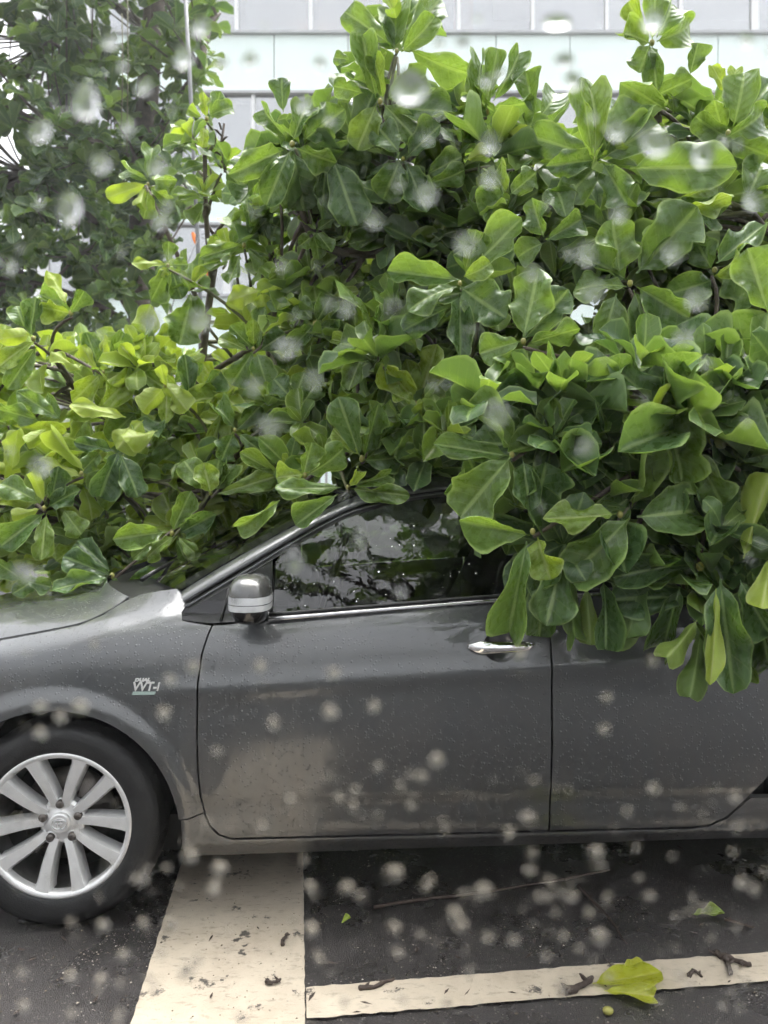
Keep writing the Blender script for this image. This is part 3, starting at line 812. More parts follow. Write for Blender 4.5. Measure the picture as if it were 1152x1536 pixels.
# wheels
def wheel(x, yface, flip=False):
    w_ = empty('wheel', (x, (W - yface) if flip else yface, ARC[1] + 0.006), (0, 0, math.pi if flip else 0), parent=car)
    RT = 0.309
    tyre = [(0.214, -0.012), (0.216, 0.004), (0.225, 0.010), (0.24, 0.013), (0.262, 0.0155), (0.268, 0.0145), (0.282, 0.011), (0.291, 0.004), (0.297, -0.004), (0.303, -0.016), (0.3065, -0.030), (RT, -0.055), (RT, -0.14), (0.300, -0.185), (0.27, -0.20), (0.21, -0.19)]
    MB().lathe(tyre, 72).build('tyre', M['rubber'], w_, True)
    # tread blocks on the shoulder
    tb = MB()
    for k in range(64):
        a = 2*math.pi*k/64
        ca, sa = math.cos(a), math.sin(a); ca2, sa2 = math.cos(a + 0.062), math.sin(a + 0.062)
        P = [(r*c_, -wv, r*s_) for (r, wv) in ((0.2985, -0.004), (0.3100, -0.034), (0.3115, -0.06)) for c_, s_ in ((ca, sa), (ca2, sa2))]
        tb.add(P, [(0, 1, 3, 2), (2, 3, 5, 4)])
    tb.build('tread', M['rubber'], w_)
    rimp = [(0.2165, -0.010), (0.2185, 0.000), (0.2175, 0.006), (0.212, 0.0075), (0.2035, 0.005), (0.199, -0.003), (0.197, -0.02), (0.198, -0.05), (0.190, -0.10), (0.185, -0.17)]
    rm = MB().lathe(rimp[:7], 80).build('rim', M['alloy'], w_, True)
    MB().lathe(rimp[6:], 80).build('rim_barrel', M['alloy_dark'], rm, True)
    MB().lathe([(0.0005, -0.085), (0.14, -0.085), (0.142, -0.10)], 40).build('brake_disc', M['steel'], w_, True)
    MB().lathe([(0.0005, -0.14), (0.20, -0.14)], 32).build('backing_plate', M['under'], w_, True)
    # hub
    MB().lathe([(0.0005, -0.010), (0.026, -0.010), (0.030, -0.012), (0.032, -0.020), (0.046, -0.026), (0.060, -0.026), (0.068, -0.034), (0.070, -0.06)], 48).build('hub', M['alloy'], w_, auto=25)
    for p_ in range(5):
        pc = 56 - 72 * p_
        for sgn in (-1, 1):
            th = R(pc + sgn * 15.5); thr = R(pc + sgn * 20)
            st = []
            for j in range(8):
                t = j / 7; r = lerp(0.050, 0.2065, t); a = lerp(thr, th, sstep(0, 1, t))
                hw = lerp(0.0150, 0.0255, t) + (0.005 if j == 7 else 0); wz = lerp(-0.021, 0.003, t ** 0.8)
                c_ = Vector((math.cos(a), 0, math.sin(a))); tn = Vector((-math.sin(a), 0, math.cos(a)))
                row = []
                # flat-topped spoke, one flank bevelled wider towards its partner
                for off, dw in ((-1.0, -0.045), (-0.97, -0.012), (-0.70, 0.0), (0.0, 0.0008), (0.70, 0.0), (0.97, -0.012), (1.0, -0.045)):
                    o_ = off if sgn > 0 else -off
                    row.append(c_*r + tn*hw*o_ + Vector((0, -(wz + dw), 0)))
                st.append(row)
            m = MB().grid(st); 
            if sgn > 0: m.F = [tuple(reversed(f)) for f in m.F]
            m.build('spoke', M['alloy'], w_, auto=35)
        # web joining the pair at the root
        la = R(92 - 72 * p_)
        lx, lz = 0.0545*math.cos(la), 0.0545*math.sin(la)
        MB().lathe([(0.0175, -0.05), (0.0178, -0.022), (0.0155, -0.0195), (0.0140, -0.03)], 24, (lx, 0, lz)).build('lug_seat', M['alloy'], w_, True)
        MB().lathe([(0.0005, -0.013), (0.0080, -0.013), (0.0118, -0.016), (0.0126, -0.03)], 6 * 3, (lx, 0, lz)).build('lug_nut', M['steel'], w_, True)
    # emblem: three ovals
    em_ = empty('hub_emblem', (0, 0.0085, 0), parent=w_)
    def oval(cx, cz, a_, b_): 
        MB().tube([(cx + a_*math.cos(q), 0, cz + b_*math.sin(q)) for q in [i*2*math.pi/28 for i in range(29)]], 0.0016, 6, False).build('emblem_ring', M['chrome'], em_, True)
    oval(0, 0, 0.0215, 0.0155); oval(0, 0.006, 0.0145, 0.0058); oval(0, -0.001, 0.0055, 0.0130)
    return w_
for fl in (False, True):
    wheel(0.0, 0.035, fl); wheel(2.6, 0.035, fl)

# rain beads sitting on the side glass
rb_ = random.Random(11); m = MB()
for i in range(110):
    x = rb_.uniform(0.65, 1.44); z = rb_.uniform(0.93, 1.28)
    if z > interp(x, [(p.x, p.y) for p in Is]) - 0.01: continue
    r = 0.0007 + 0.0022 * rb_.random() ** 3; y = upper(x, z) + 0.006
    nrm = Vector((0, -1, 0.55)).normalized(); e1 = Vector((1, 0, 0)); e2 = nrm.cross(e1)
    P = [Vector((x, y, z)) + nrm * 0.0004 + (e1*math.cos(a)*r*rb_.uniform(0.8, 1.5) + e2*math.sin(a)*r) for a in [k*math.pi/4 for k in range(8)]]
    Q = [Vector((x, y, z)) + nrm * r * 0.4 + (p - Vector((x, y, z)) - nrm*0.0004) * 0.55 for p in P]
    m.add(P + Q, [(k, (k+1) % 8, 8 + (k+1) % 8, 8 + k) for k in range(8)] + [tuple(range(8, 16))])
tag(m.build('rain_beads', M['chrome'], fdoor, True), kind='stuff')

# ------------------------------------------------------------------ LEAVES
def leaf_mesh(name, kind=0, fold=0.3, curl=0.5, wave=0.1, seed=0, nu=4, nv=14, twist=0.0):
    rg = random.Random(seed)
    prs = [[(0, .035), (.07, .04), (.10, .16), (.2, .52), (.35, .72), (.5, .86), (.65, 1.0), (.78, .98), (.88, .84), (.95, .56), (.985, .28), (1, .03)],
           [(0, .04), (.06, .04), (.09, .20), (.2, .60), (.32, .80), (.45, .94), (.58, 1.0), (.7, .97), (.82, .84), (.92, .55), (.97, .30), (1, .03)],
           [(0, .035), (.08, .04), (.12, .22), (.22, .42), (.35, .50), (.5, .74), (.65, .96), (.78, 1.0), (.9, .82), (.965, .48), (1, .05)]][kind]
    V = []; UV = []; Fc = []
    ph = rg.uniform(0, 6); k = rg.uniform(7, 12); ph2 = rg.uniform(0, 6); notch = rg.random() < 0.2; nt_ = rg.uniform(0.45, 0.85); ns = rg.choice([-1, 1]); mcurl = rg.choice([-0.25, 0.25, 0.4, 0.55])
    for j in range(nv + 1):
        t = j / nv
        t = lerp(t, t*t*(3-2*t), 0.25)
        hw = interp(t, prs) * 0.5
        for i in range(-nu, nu + 1):
            s = i / nu
            x = s * hw
            fo = fold * sstep(0.02, 0.35, t) * (1 - 0.35 * t)
            z = abs(s) * hw * fo
            z += wave * abs(s) ** 2 * hw * 2 * math.sin(k * t + (ph if s > 0 else ph2))
            x *= (1 + 0.06 * math.sin(1.7 * k * t + (ph2 if s > 0 else ph)) * abs(s))
            x *= math.cos(min(1.2, fo * 0.8))
            if notch and abs(t - nt_) < 0.10 and s * ns > 0: x *= 1 - 0.45 * (1 - abs(t - nt_) / 0.10)
            z += mcurl * hw * (max(0.0, abs(s) - 0.55) / 0.45) ** 2 * sstep(0.1, 0.3, t)
            tw = twist * t
            x, z = x*math.cos(tw) - z*math.sin(tw), x*math.sin(tw) + z*math.cos(tw)
            # bend along the length
            a = curl * t
            if abs(curl) > 1e-3:
                yb = math.sin(a) / curl; zb = -(1 - math.cos(a)) / curl
            else: yb = t; zb = 0
            V.append((x, yb - z * math.sin(-a) * 0.6, zb + z * math.cos(a))); UV.append((s*0.5 + 0.5, t))
    nc = 2*nu + 1
    for j in range(nv):
        for i in range(2*nu):
            Fc.append((j*nc+i, j*nc+i+1, (j+1)*nc+i+1, (j+1)*nc+i))
    me = mesh(name, V, Fc, True)
    ul = me.uv_layers.new(name='UVMap')
    for l in me.loops: ul.data[l.index].uv = UV[l.vertex_index]
    return me, V, UV, Fc
LV = []
rl = random.Random(21)
for i in range(16):
    LV.append(leaf_mesh('leaf', i % 3, rl.uniform(0.25, 1.15), rl.uniform(-0.5, 1.3), rl.uniform(0.08, 0.26), 100 + i, twist=rl.uniform(-0.7, 0.7)))
LOW = []
for i in range(8):
    LOW.append(leaf_mesh('leaf', i % 3, rl.uniform(0.2, 0.7), rl.uniform(-0.2, 0.9), rl.uniform(0.04, 0.14), 300 + i, nu=2, nv=7, twist=rl.uniform(-0.3, 0.3)))

def frame(d, n):
    d = d.normalized(); n = (n - d * n.dot(d)).normalized(); x = d.cross(n)
    return Matrix((x, d, n)).transposed()
CAM = Vector((0, 0, CAMH))
def leaf_px(bu, bv, tu, tv, Y, w_, tint=0.45, roll=None, dY=None, back=False, var=None, rg=rl):
    B = pix(bu, bv, Y)
    Lp = math.hypot(tu - bu, tv - bv) / F * Y
    if dY is None: dY = rg.uniform(-0.45, 0.25) * Lp
    T = pix(tu, tv, Y + dY); d = T - B
    if roll is None: roll = rg.uniform(-28, 28)
    n0 = (CAM - (B + T) * 0.5).normalized()
    if back: n0 = -n0
    n0 = (n0 - d.normalized() * n0.dot(d.normalized())).normalized()
    n = Quaternion(d.normalized(), R(roll)) @ n0
    wid = w_ / F * Y / max(0.4, math.cos(R(roll))) * 1.0
    L = d.length * 1.04
    return dict(loc=B, rot=frame(d, n), sc=(wid, L, (wid * L) ** 0.5 * 0.9), tint=tint, var=var if var is not None else rg.randrange(16))
def rosette(c, axis, nl, ln, tint, rg, open_=(35, 85), wr=(0.46, 0.62)):
    axis = axis.normalized(); e1 = axis.orthogonal().normalized(); e2 = axis.cross(e1)
    out = []; ph = rg.uniform(0, 6.28)
    for k in range(nl):
        f = ph + k * 2.399; b = R(lerp(open_[0], open_[1], k / max(1, nl - 1)) + rg.uniform(-10, 10))
        rad = e1 * math.cos(f) + e2 * math.sin(f)
        d = axis * math.cos(b) + rad * math.sin(b); n = axis * math.sin(b) - rad * math.cos(b)
        n = Quaternion(d, R(rg.uniform(-30, 30))) @ n
        L = ln * lerp(0.62, 1.1, k / max(1, nl - 1)) * rg.uniform(0.85, 1.12); wd = L * rg.uniform(*wr)
        ti = tint + rg.uniform(-0.18, 0.18) + (0.22 if k < 2 else 0)
        out.append(dict(loc=c + axis * 0.01 * (nl - k) * 0.5, rot=frame(d, n), sc=(wd, L, (wd * L) ** 0.5 * 0.9), tint=max(0, min(1, ti)), var=rg.randrange(16)))
    return out
def mat_of(l):
    return Matrix.Translation(l['loc']) @ l['rot'].to_4x4() @ Matrix.Diagonal((*l['sc'], 1))
def place_leaves(tree, leaves, lib, nind, group=None):
    """first nind leaves become parts, the others one mass"""
    off = Matrix.Translation(-tree.location)
    for l in leaves[:nind]:
        me = lib[l['var'] % len(lib)][0]
        if not me.materials: me.materials.append(M['leaf'])
        o = bpy.data.objects.new('leaf', me); COL.objects.link(o); o.parent = tree
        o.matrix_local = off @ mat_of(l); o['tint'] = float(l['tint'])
    rest = leaves[nind:]
    if not rest: return
    V = []; Fc = []; UV = []; T = []
    for l in rest:
        _, v, uv, f = LOW[l['var'] % len(LOW)]
        b = len(V); mt = off @ mat_of(l)
        V += [tuple(mt @ Vector(p)) for p in v]; UV += uv; T += [l['tint']] * len(v)
        Fc += [tuple(i + b for i in q) for q in f]
    me = mesh('leaf_mass', V, Fc, True)
    ul = me.uv_layers.new(name='UVMap')
    vi = [0] * len(me.loops); me.loops.foreach_get('vertex_index', vi)
    flat = [c for i in vi for c in UV[i]]; ul.data.foreach_set('uv', flat)
    at = me.attributes.new('tint', 'FLOAT', 'POINT'); at.data.foreach_set('value', T)
    o = link('leaf_mass', me, M['leafs'], tree); tag(o, kind='stuff')
    return o

# hand-placed leaves: base px, tip px, distance, width px, tint (0 deep green .. 1 yellow green), roll, back side shown
RIGHT = [
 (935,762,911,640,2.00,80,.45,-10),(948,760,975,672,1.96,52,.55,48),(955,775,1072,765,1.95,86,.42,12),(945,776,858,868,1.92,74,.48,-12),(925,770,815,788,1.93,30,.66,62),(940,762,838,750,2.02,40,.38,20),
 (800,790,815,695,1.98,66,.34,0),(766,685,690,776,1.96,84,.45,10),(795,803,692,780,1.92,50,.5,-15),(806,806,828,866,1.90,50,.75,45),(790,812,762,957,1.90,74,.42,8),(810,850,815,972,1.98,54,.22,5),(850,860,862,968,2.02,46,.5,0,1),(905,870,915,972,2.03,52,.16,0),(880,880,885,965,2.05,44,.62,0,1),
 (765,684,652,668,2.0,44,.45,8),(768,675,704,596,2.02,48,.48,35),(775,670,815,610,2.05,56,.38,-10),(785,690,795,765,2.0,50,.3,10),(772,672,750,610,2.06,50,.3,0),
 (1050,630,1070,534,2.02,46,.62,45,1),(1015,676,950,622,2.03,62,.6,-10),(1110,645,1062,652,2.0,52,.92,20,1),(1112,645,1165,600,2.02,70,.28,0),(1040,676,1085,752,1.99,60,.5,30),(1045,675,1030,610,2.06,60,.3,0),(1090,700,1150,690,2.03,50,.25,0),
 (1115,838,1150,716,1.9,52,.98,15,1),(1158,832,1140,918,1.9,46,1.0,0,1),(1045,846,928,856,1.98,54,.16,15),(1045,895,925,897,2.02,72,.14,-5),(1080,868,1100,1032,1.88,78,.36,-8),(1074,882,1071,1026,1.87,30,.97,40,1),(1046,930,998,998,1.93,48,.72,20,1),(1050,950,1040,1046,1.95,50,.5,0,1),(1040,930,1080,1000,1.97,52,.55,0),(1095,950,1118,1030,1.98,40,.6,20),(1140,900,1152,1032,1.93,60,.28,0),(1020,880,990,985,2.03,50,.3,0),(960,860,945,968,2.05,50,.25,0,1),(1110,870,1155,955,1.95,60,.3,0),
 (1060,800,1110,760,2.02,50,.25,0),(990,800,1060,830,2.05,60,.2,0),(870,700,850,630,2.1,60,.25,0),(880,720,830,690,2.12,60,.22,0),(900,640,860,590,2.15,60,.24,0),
 (955,410,1040,318,2.35,86,.42,5),(957,408,1000,338,2.32,54,.45,-10),(955,430,1032,475,2.3,58,.42,10),(940,430,860,418,2.3,36,.5,60),(930,410,915,333,2.36,50,.5,35),(925,440,898,532,2.3,58,.4,0),(950,435,985,520,2.34,50,.4,20),(940,420,880,380,2.4,55,.35,0),
 (785,505,808,412,2.2,70,.42,0),(792,516,866,488,2.18,40,.45,25),(780,512,722,528,2.16,58,.55,10),(780,525,752,582,2.15,60,.46,-10),(790,520,800,600,2.2,52,.35,10),(785,510,850,440,2.25,55,.36,0),
 (690,430,757,478,2.3,78,.42,0),(690,420,585,408,2.3,48,.42,10),(700,410,778,332,2.34,58,.45,5),(697,408,712,348,2.3,40,.5,15),(685,430,608,450,2.33,34,.45,40),(675,460,604,494,2.36,42,.12,0),(690,440,690,540,2.36,48,.2,0),(695,415,740,400,2.25,30,.62,20),
 (1075,395,1142,343,2.3,54,.42,0),(1072,414,1132,380,2.25,36,.6,20),(1152,468,1122,378,2.1,80,.55,0),(1068,405,1040,350,2.4,50,.28,0),(1080,405,1150,440,2.35,55,.35,10),(1070,420,1010,440,2.38,50,.35,0),
 (890,235,785,198,2.55,54,.42,10),(892,235,898,110,2.5,46,.6,20),(888,230,872,122,2.56,42,.52,10),(900,230,978,138,2.52,62,.42,-8),(905,236,1002,178,2.55,60,.4,0),(900,245,850,290,2.5,50,.42,20),(905,245,945,310,2.48,56,.42,0),(893,240,820,250,2.5,44,.35,25),
 (945,252,1100,248,2.4,74,.42,5),(1015,302,1072,275,2.4,38,.62,15),(1030,312,1098,296,2.36,32,.68,20),(1000,300,1090,330,2.45,60,.35,0),(980,145,1035,118,2.65,42,.45,0),(1035,112,1045,68,2.65,34,.4,0),(1000,165,930,120,2.65,50,.42,0),(1010,170,1010,120,2.7,46,.5,0),
 (975,65,931,42,2.7,42,.6,0),(972,60,944,5,2.72,32,.7,0),(978,60,986,-14,2.72,42,.5,0),(985,62,1055,36,2.68,46,.46,5),(985,56,1022,-8,2.72,42,.45,0),(975,66,958,112,2.66,52,.45,0),(978,68,985,128,2.66,40,.4,0),
 (1090,140,1068,98,2.6,22,.85,0),(1092,142,1108,98,2.6,26,.7,0),(1100,190,1125,94,2.55,54,.42,0),(1105,200,1160,108,2.55,54,.4,0),(1090,205,1165,168,2.5,50,.42,10),(1095,210,1150,230,2.5,50,.4,0),(1085,200,1070,150,2.55,34,.55,0),(1090,205,1040,180,2.55,40,.5,0),
 (1120,300,1155,220,2.45,60,.42,0),(1110,310,1160,290,2.42,50,.42,0),
 (565,148,540,50,2.75,50,.42,0),(575,150,562,78,2.72,34,.55,20),(585,66,508,8,2.75,42,.45,10),(590,76,598,-24,2.78,54,.42,0),(600,75,668,-12,2.75,54,.42,0),(602,78,662,24,2.7,34,.5,30),(615,75,698,118,2.7,52,.42,10),(545,140,500,126,2.75,30,.42,0),(565,155,538,222,2.7,48,.55,10),(575,155,632,216,2.7,42,.45,-10),(525,90,498,84,2.8,20,.42,0),(580,150,640,110,2.75,50,.4,0),(585,160,680,170,2.75,50,.36,0),(595,75,560,30,2.8,40,.4,0),
 (425,168,420,113,2.8,38,.25,0),(430,207,386,158,2.8,38,.4,0),(440,210,457,156,2.78,52,.4,0),(455,210,518,163,2.78,48,.4,0),(425,225,344,262,2.75,46,.4,0),(435,226,400,302,2.75,44,.35,0),(440,226,455,318,2.78,72,.24,0),(500,240,532,325,2.8,64,.20,0),(445,222,502,246,2.74,42,.38,15),(505,176,494,146,2.8,34,.4,0),(480,230,560,250,2.8,60,.22,0),(490,235,480,330,2.84,54,.25,0),(400,225,408,310,2.85,26,.6,10),
 (640,262,692,234,2.65,38,.42,0),(640,276,702,260,2.62,34,.42,10),(600,230,560,180,2.7,50,.36,0),(610,235,660,190,2.7,48,.36,0),(600,240,575,300,2.7,56,.22,0),(610,245,640,320,2.7,54,.2,0),
 (720,166,714,76,2.7,28,.45,0),(728,166,746,78,2.7,34,.42,0),(740,152,792,72,2.72,38,.38,0),(735,165,800,150,2.7,46,.36,10),(745,170,700,140,2.7,40,.36,0),(725,175,690,215,2.66,46,.34,0),(735,175,770,215,2.66,48,.34,0),
 (800,170,790,110,2.7,48,.42,0),(810,175,850,125,2.7,44,.45,0),
 (760,290,735,250,2.5,44,.6,0),(765,292,800,262,2.5,40,.5,0),(762,300,720,310,2.5,40,.45,20),(700,240,730,225,2.6,26,.98,10,1),(815,355,800,300,2.4,50,.4,0),(820,360,870,330,2.4,46,.42,0),(815,365,770,380,2.4,40,.42,20),(850,330,835,270,2.45,50,.4,0),
 (545,520,543,452,2.9,26,.66,10),(560,546,568,490,2.95,42,.36,0),(545,526,488,556,2.9,34,.66,0),(540,520,498,508,2.9,26,.62,20),(545,530,523,582,2.9,34,.5,0),(548,530,580,570,2.95,34,.4,0),(540,515,570,480,2.95,34,.5,0),
 (625,602,570,545,2.8,46,.85,0),(628,602,658,518,2.8,52,.78,0),(622,604,586,592,2.76,30,.8,25),(632,606,662,570,2.82,34,.62,0),(620,614,550,626,2.8,32,.35,10),(640,616,676,545,2.84,34,.38,0),(624,600,610,540,2.86,34,.8,0),
 (540,686,508,600,2.6,54,.36,0),(546,686,566,604,2.62,34,.36,0),(540,683,498,645,2.58,24,.75,0),(548,690,600,640,2.62,40,.36,10),(545,690,610,690,2.58,36,.34,20),
 (525,730,540,702,2.46,22,.95,0),(526,733,612,742,2.44,30,.55,10),(525,727,592,716,2.47,28,.5,20),(512,731,414,736,2.42,32,.5,25),(505,742,446,786,2.38,44,.42,0),(455,713,466,665,2.5,38,.55,0),(456,712,416,716,2.45,34,.7,20),(460,713,526,676,2.5,42,.5,10),(420,750,356,796,2.36,40,.52,0),
 (475,345,455,320,3.1,24,.6,0),(475,345,505,325,3.1,24,.55,0),(475,348,450,370,3.1,24,.5,0),(475,348,500,380,3.1,26,.45,0),(475,345,480,310,3.12,22,.6,0),(475,350,475,385,3.1,24,.5,0),
]
LEFT = [
 (310,736,275,690,2.95,42,.5,0),(316,740,305,696,2.92,44,.72,0),(326,736,347,690,2.95,36,.52,0),(326,741,416,714,2.9,38,.6,15),(425,716,362,680,2.92,30,.6,20),(318,738,330,690,2.98,40,.5,0),
 (248,798,170,808,2.9,44,.48,10),(258,798,286,738,2.92,38,.46,0),(262,804,210,836,2.88,28,.66,20),(230,812,200,838,2.9,24,.55,0),(268,806,292,830,2.9,24,.55,10),(268,800,326,770,2.95,38,.25,0),(264,808,280,845,2.92,20,.5,0),
 (100,456,75,404,3.3,24,.95,10,1),(106,470,64,460,3.3,40,.75,0),(106,470,126,438,3.32,30,.4,0),(110,472,60,440,3.35,30,.4,0),
 (150,562,110,602,3.2,38,.78,0),(145,552,120,520,3.2,24,.92,10,1),(122,556,80,524,3.22,24,.9,20,1),(155,546,155,502,3.2,18,.95,0,1),(165,570,192,592,3.2,30,.45,0),(150,555,130,500,3.25,30,.35,0),(160,550,185,500,3.25,34,.38,0),(165,555,215,545,3.25,36,.3,0),
 (190,626,106,604,3.05,28,.97,10,1),(215,630,174,670,3.05,52,.9,0,1),(236,646,184,666,3.0,26,.95,20,1),(200,630,240,660,3.1,44,.3,0),
 (245,582,213,616,3.1,38,.92,0,1),(245,572,277,612,3.1,42,.92,0,1),(250,580,238,545,3.12,18,.9,0,1),(285,606,280,534,3.15,34,.3,0),(250,585,250,635,3.1,24,.8,15),(290,600,330,560,3.2,36,.4,0),(260,575,300,540,3.2,30,.4,0),
 (50,512,-2,546,3.2,34,.8,0),(46,502,2,508,3.2,28,.92,0,1),(36,492,25,455,3.25,36,.4,0),(45,505,55,450,3.25,30,.4,0),(55,520,10,580,3.2,34,.5,0),
 (86,626,28,590,3.1,30,.48,0),(62,632,-4,610,3.1,34,.45,0),(90,630,60,590,3.15,34,.35,0),
 (126,706,74,644,3.0,36,.9,0,1),(122,714,62,690,3.0,26,.88,15,1),(18,706,26,645,3.0,32,.85,10,1),(70,642,37,672,3.0,22,.88,0,1),(120,710,150,680,3.05,30,.4,0),
 (66,752,45,698,2.95,20,.95,0,1),(60,763,20,776,2.92,24,1.0,10,1),(70,770,60,840,2.92,32,.7,0),(66,770,2,818,2.92,48,.42,0),(56,752,2,720,2.95,38,.5,0),(94,764,124,802,2.95,38,.55,0),(76,756,86,700,2.98,34,.25,0),(72,760,120,735,2.98,38,.4,0),
 (178,676,148,744,2.98,54,.16,0),(170,676,113,664,3.0,24,.18,20),(180,680,210,740,3.0,40,.2,0),(165,862,94,834,2.85,44,.16,0),(165,866,78,882,2.82,32,.4,20),(166,856,114,808,2.88,38,.16,0),(186,882,240,854,2.85,30,.2,10),(170,866,180,888,2.8,28,.35,0),(35,870,0,846,2.85,34,.4,0),(40,872,75,880,2.85,30,.35,0),(60,866,20,890,2.84,30,.3,10),
 (250,396,198,392,3.4,18,.85,20,1),(252,393,253,363,3.4,26,.45,0),(256,396,282,396,3.4,22,.45,0),(252,401,227,450,3.38,38,.45,0),(258,406,272,446,3.4,34,.3,0),(250,401,242,413,3.36,16,.98,0,1),
 (365,366,304,386,3.35,30,.5,0),(360,380,344,430,3.35,28,.45,0),(356,350,340,310,3.4,34,.55,0),(376,352,370,298,3.4,30,.45,0),(362,368,320,362,3.36,16,.95,30,1),(370,372,405,400,3.36,28,.5,0),(372,360,400,330,3.42,32,.35,0),(374,350,410,310,3.42,34,.3,0),
 (285,456,268,516,3.3,62,.42,0),(390,436,338,450,3.2,34,.92,15,1),(392,438,402,470,3.2,36,.85,0,1),(380,520,380,478,3.1,24,.62,10),(372,526,328,504,3.1,28,.6,0),(380,526,348,578,3.1,46,.36,0),(386,530,396,572,3.1,40,.36,0),(386,522,400,464,3.15,30,.4,0),(378,522,345,490,3.15,28,.5,0),(390,525,430,500,3.15,36,.35,0),
 (220,276,160,296,3.7,28,.8,10,1),(218,281,208,308,3.68,28,.85,0,1),(222,271,178,248,3.7,32,.45,0),(226,269,268,268,3.7,28,.5,0),(223,286,216,328,3.68,32,.6,0),(221,266,231,214,3.72,34,.42,0),(225,280,255,300,3.7,26,.6,0),
 (310,176,305,140,3.7,20,.85,0),(315,173,352,155,3.7,28,.4,0),(306,190,305,218,3.68,18,.85,0),(302,176,283,163,3.7,22,.6,0),(318,180,330,140,3.74,26,.4,0),
 (440,600,410,570,3.0,40,.36,0),(450,610,480,570,3.0,40,.4,0),(445,615,410,640,2.98,40,.4,0),(440,605,455,560,3.0,34,.5,0),(350,640,320,600,3.05,38,.38,0),(355,645,390,610,3.05,40,.4,0),(350,650,330,690,3.0,40,.34,0),(358,650,395,680,3.0,38,.4,0),
 (470,480,440,450,3.1,38,.42,0),(475,482,500,440,3.1,36,.45,0),(470,488,440,520,3.08,38,.4,0),(478,488,515,500,3.08,36,.42,0),(430,400,400,420,3.3,30,.55,0),(432,398,420,370,3.3,26,.6,0),(436,402,470,400,3.3,30,.5,0),
]
def top_line(u):
    return interp(u, [(-80, 500), (60, 470), (120, 485), (220, 505), (290, 520), (340, 480), (400, 420), (470, 385), (540, 370), (575, 250), (640, 190), (760, 185), (880, 165), (1000, 160), (1260, 130)])
def bot_line(u):
    return interp(u, [(-80, 925), (100, 910), (200, 895), (300, 850), (420, 790), (560, 735), (690, 715), (760, 860), (1000, 900), (1060, 960), (1250, 960)])
def mk(lst, rg):
    out = []
    for a in lst:
        bu, bv, tu, tv, Y, w_, ti, ro = a[:8]; bk = len(a) > 8
        if lst is LEFT: Y -= 0.16
        elif Y > 2.69 and bv > 330: Y -= 0.14
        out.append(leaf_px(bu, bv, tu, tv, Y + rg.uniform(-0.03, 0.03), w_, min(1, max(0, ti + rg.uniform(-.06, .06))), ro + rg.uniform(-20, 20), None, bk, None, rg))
    return out
EXTRA = [(455, 235, 2.95, .2, .25), (500, 275, 2.95, .2, .2), (535, 215, 2.95, .2, .28), (600, 245, 2.9, .2, .25), (590, 310, 2.9, .2, .2), (660, 210, 2.9, .2, .3), (560, 140, 2.95, .2, .35), (600, 60, 2.95, .2, .38), (640, 300, 2.9, .2, .25), (520, 320, 3.0, .18, .3), (420, 250, 2.95, .18, .3), (700, 180, 2.9, .2, .32), (560, 280, 3.05, .2, .2), (480, 200, 3.0, .19, .3), (470, 420, 3.1, .19, .5), (430, 440, 3.15, .19, .5), (470, 345, 3.2, .18, .4), (520, 360, 3.1, .19, .35), (600, 360, 3.0, .2, .35), (640, 380, 2.9, .2, .35), (455, 305, 3.1, .18, .35), (600, 690, 3.1, .18, .4), (645, 700, 3.2, .18, .35), (570, 685, 3.2, .18, .4), (665, 690, 2.95, .17, .35), (620, 715, 3.5, .2, .4), (600, 650, 2.9, .17, .4), (680, 640, 2.6, .18, .35), (650, 610, 2.8, .18, .4), (590, 692, 2.62, .16, .45), (642, 692, 2.58, .16, .4), (662, 655, 2.5, .17, .42), (610, 655, 2.65, .16, .45), (560, 650, 2.7, .16, .45), (480, 690, 2.75, .16, .5), (430, 700, 2.75, .16, .5), (395, 345, 3.3, .17, .4), (410, 390, 3.3, .17, .5), (380, 300, 3.4, .16, .3), (285, 440, 3.4, .18, .5), (335, 255, 3.6, .16, .35), (305, 300, 3.6, .16, .5), (292, 215, 3.7, .16, .5), (350, 385, 3.4, .17, .5)]
def fill(zones, rg):
    out = []; cents = []
    if 1:
        ex = [e for e in EXTRA if (e[0] > 425) == (zones[0][0] > 500)]
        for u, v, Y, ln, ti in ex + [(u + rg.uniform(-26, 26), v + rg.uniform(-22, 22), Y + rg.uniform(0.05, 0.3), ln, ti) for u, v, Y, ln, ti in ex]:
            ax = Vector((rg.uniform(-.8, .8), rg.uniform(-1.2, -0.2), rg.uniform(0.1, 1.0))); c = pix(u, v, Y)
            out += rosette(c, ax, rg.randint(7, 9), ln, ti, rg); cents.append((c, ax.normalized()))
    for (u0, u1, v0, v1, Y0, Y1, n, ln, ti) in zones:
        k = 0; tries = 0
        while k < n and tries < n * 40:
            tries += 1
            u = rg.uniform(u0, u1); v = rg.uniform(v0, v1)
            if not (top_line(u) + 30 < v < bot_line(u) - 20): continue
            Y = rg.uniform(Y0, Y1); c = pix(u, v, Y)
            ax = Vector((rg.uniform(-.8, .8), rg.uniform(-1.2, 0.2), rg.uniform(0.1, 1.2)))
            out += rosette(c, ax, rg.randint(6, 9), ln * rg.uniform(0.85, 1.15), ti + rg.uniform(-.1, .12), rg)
            cents.append((c, ax.normalized())); k += 1
    return out, cents

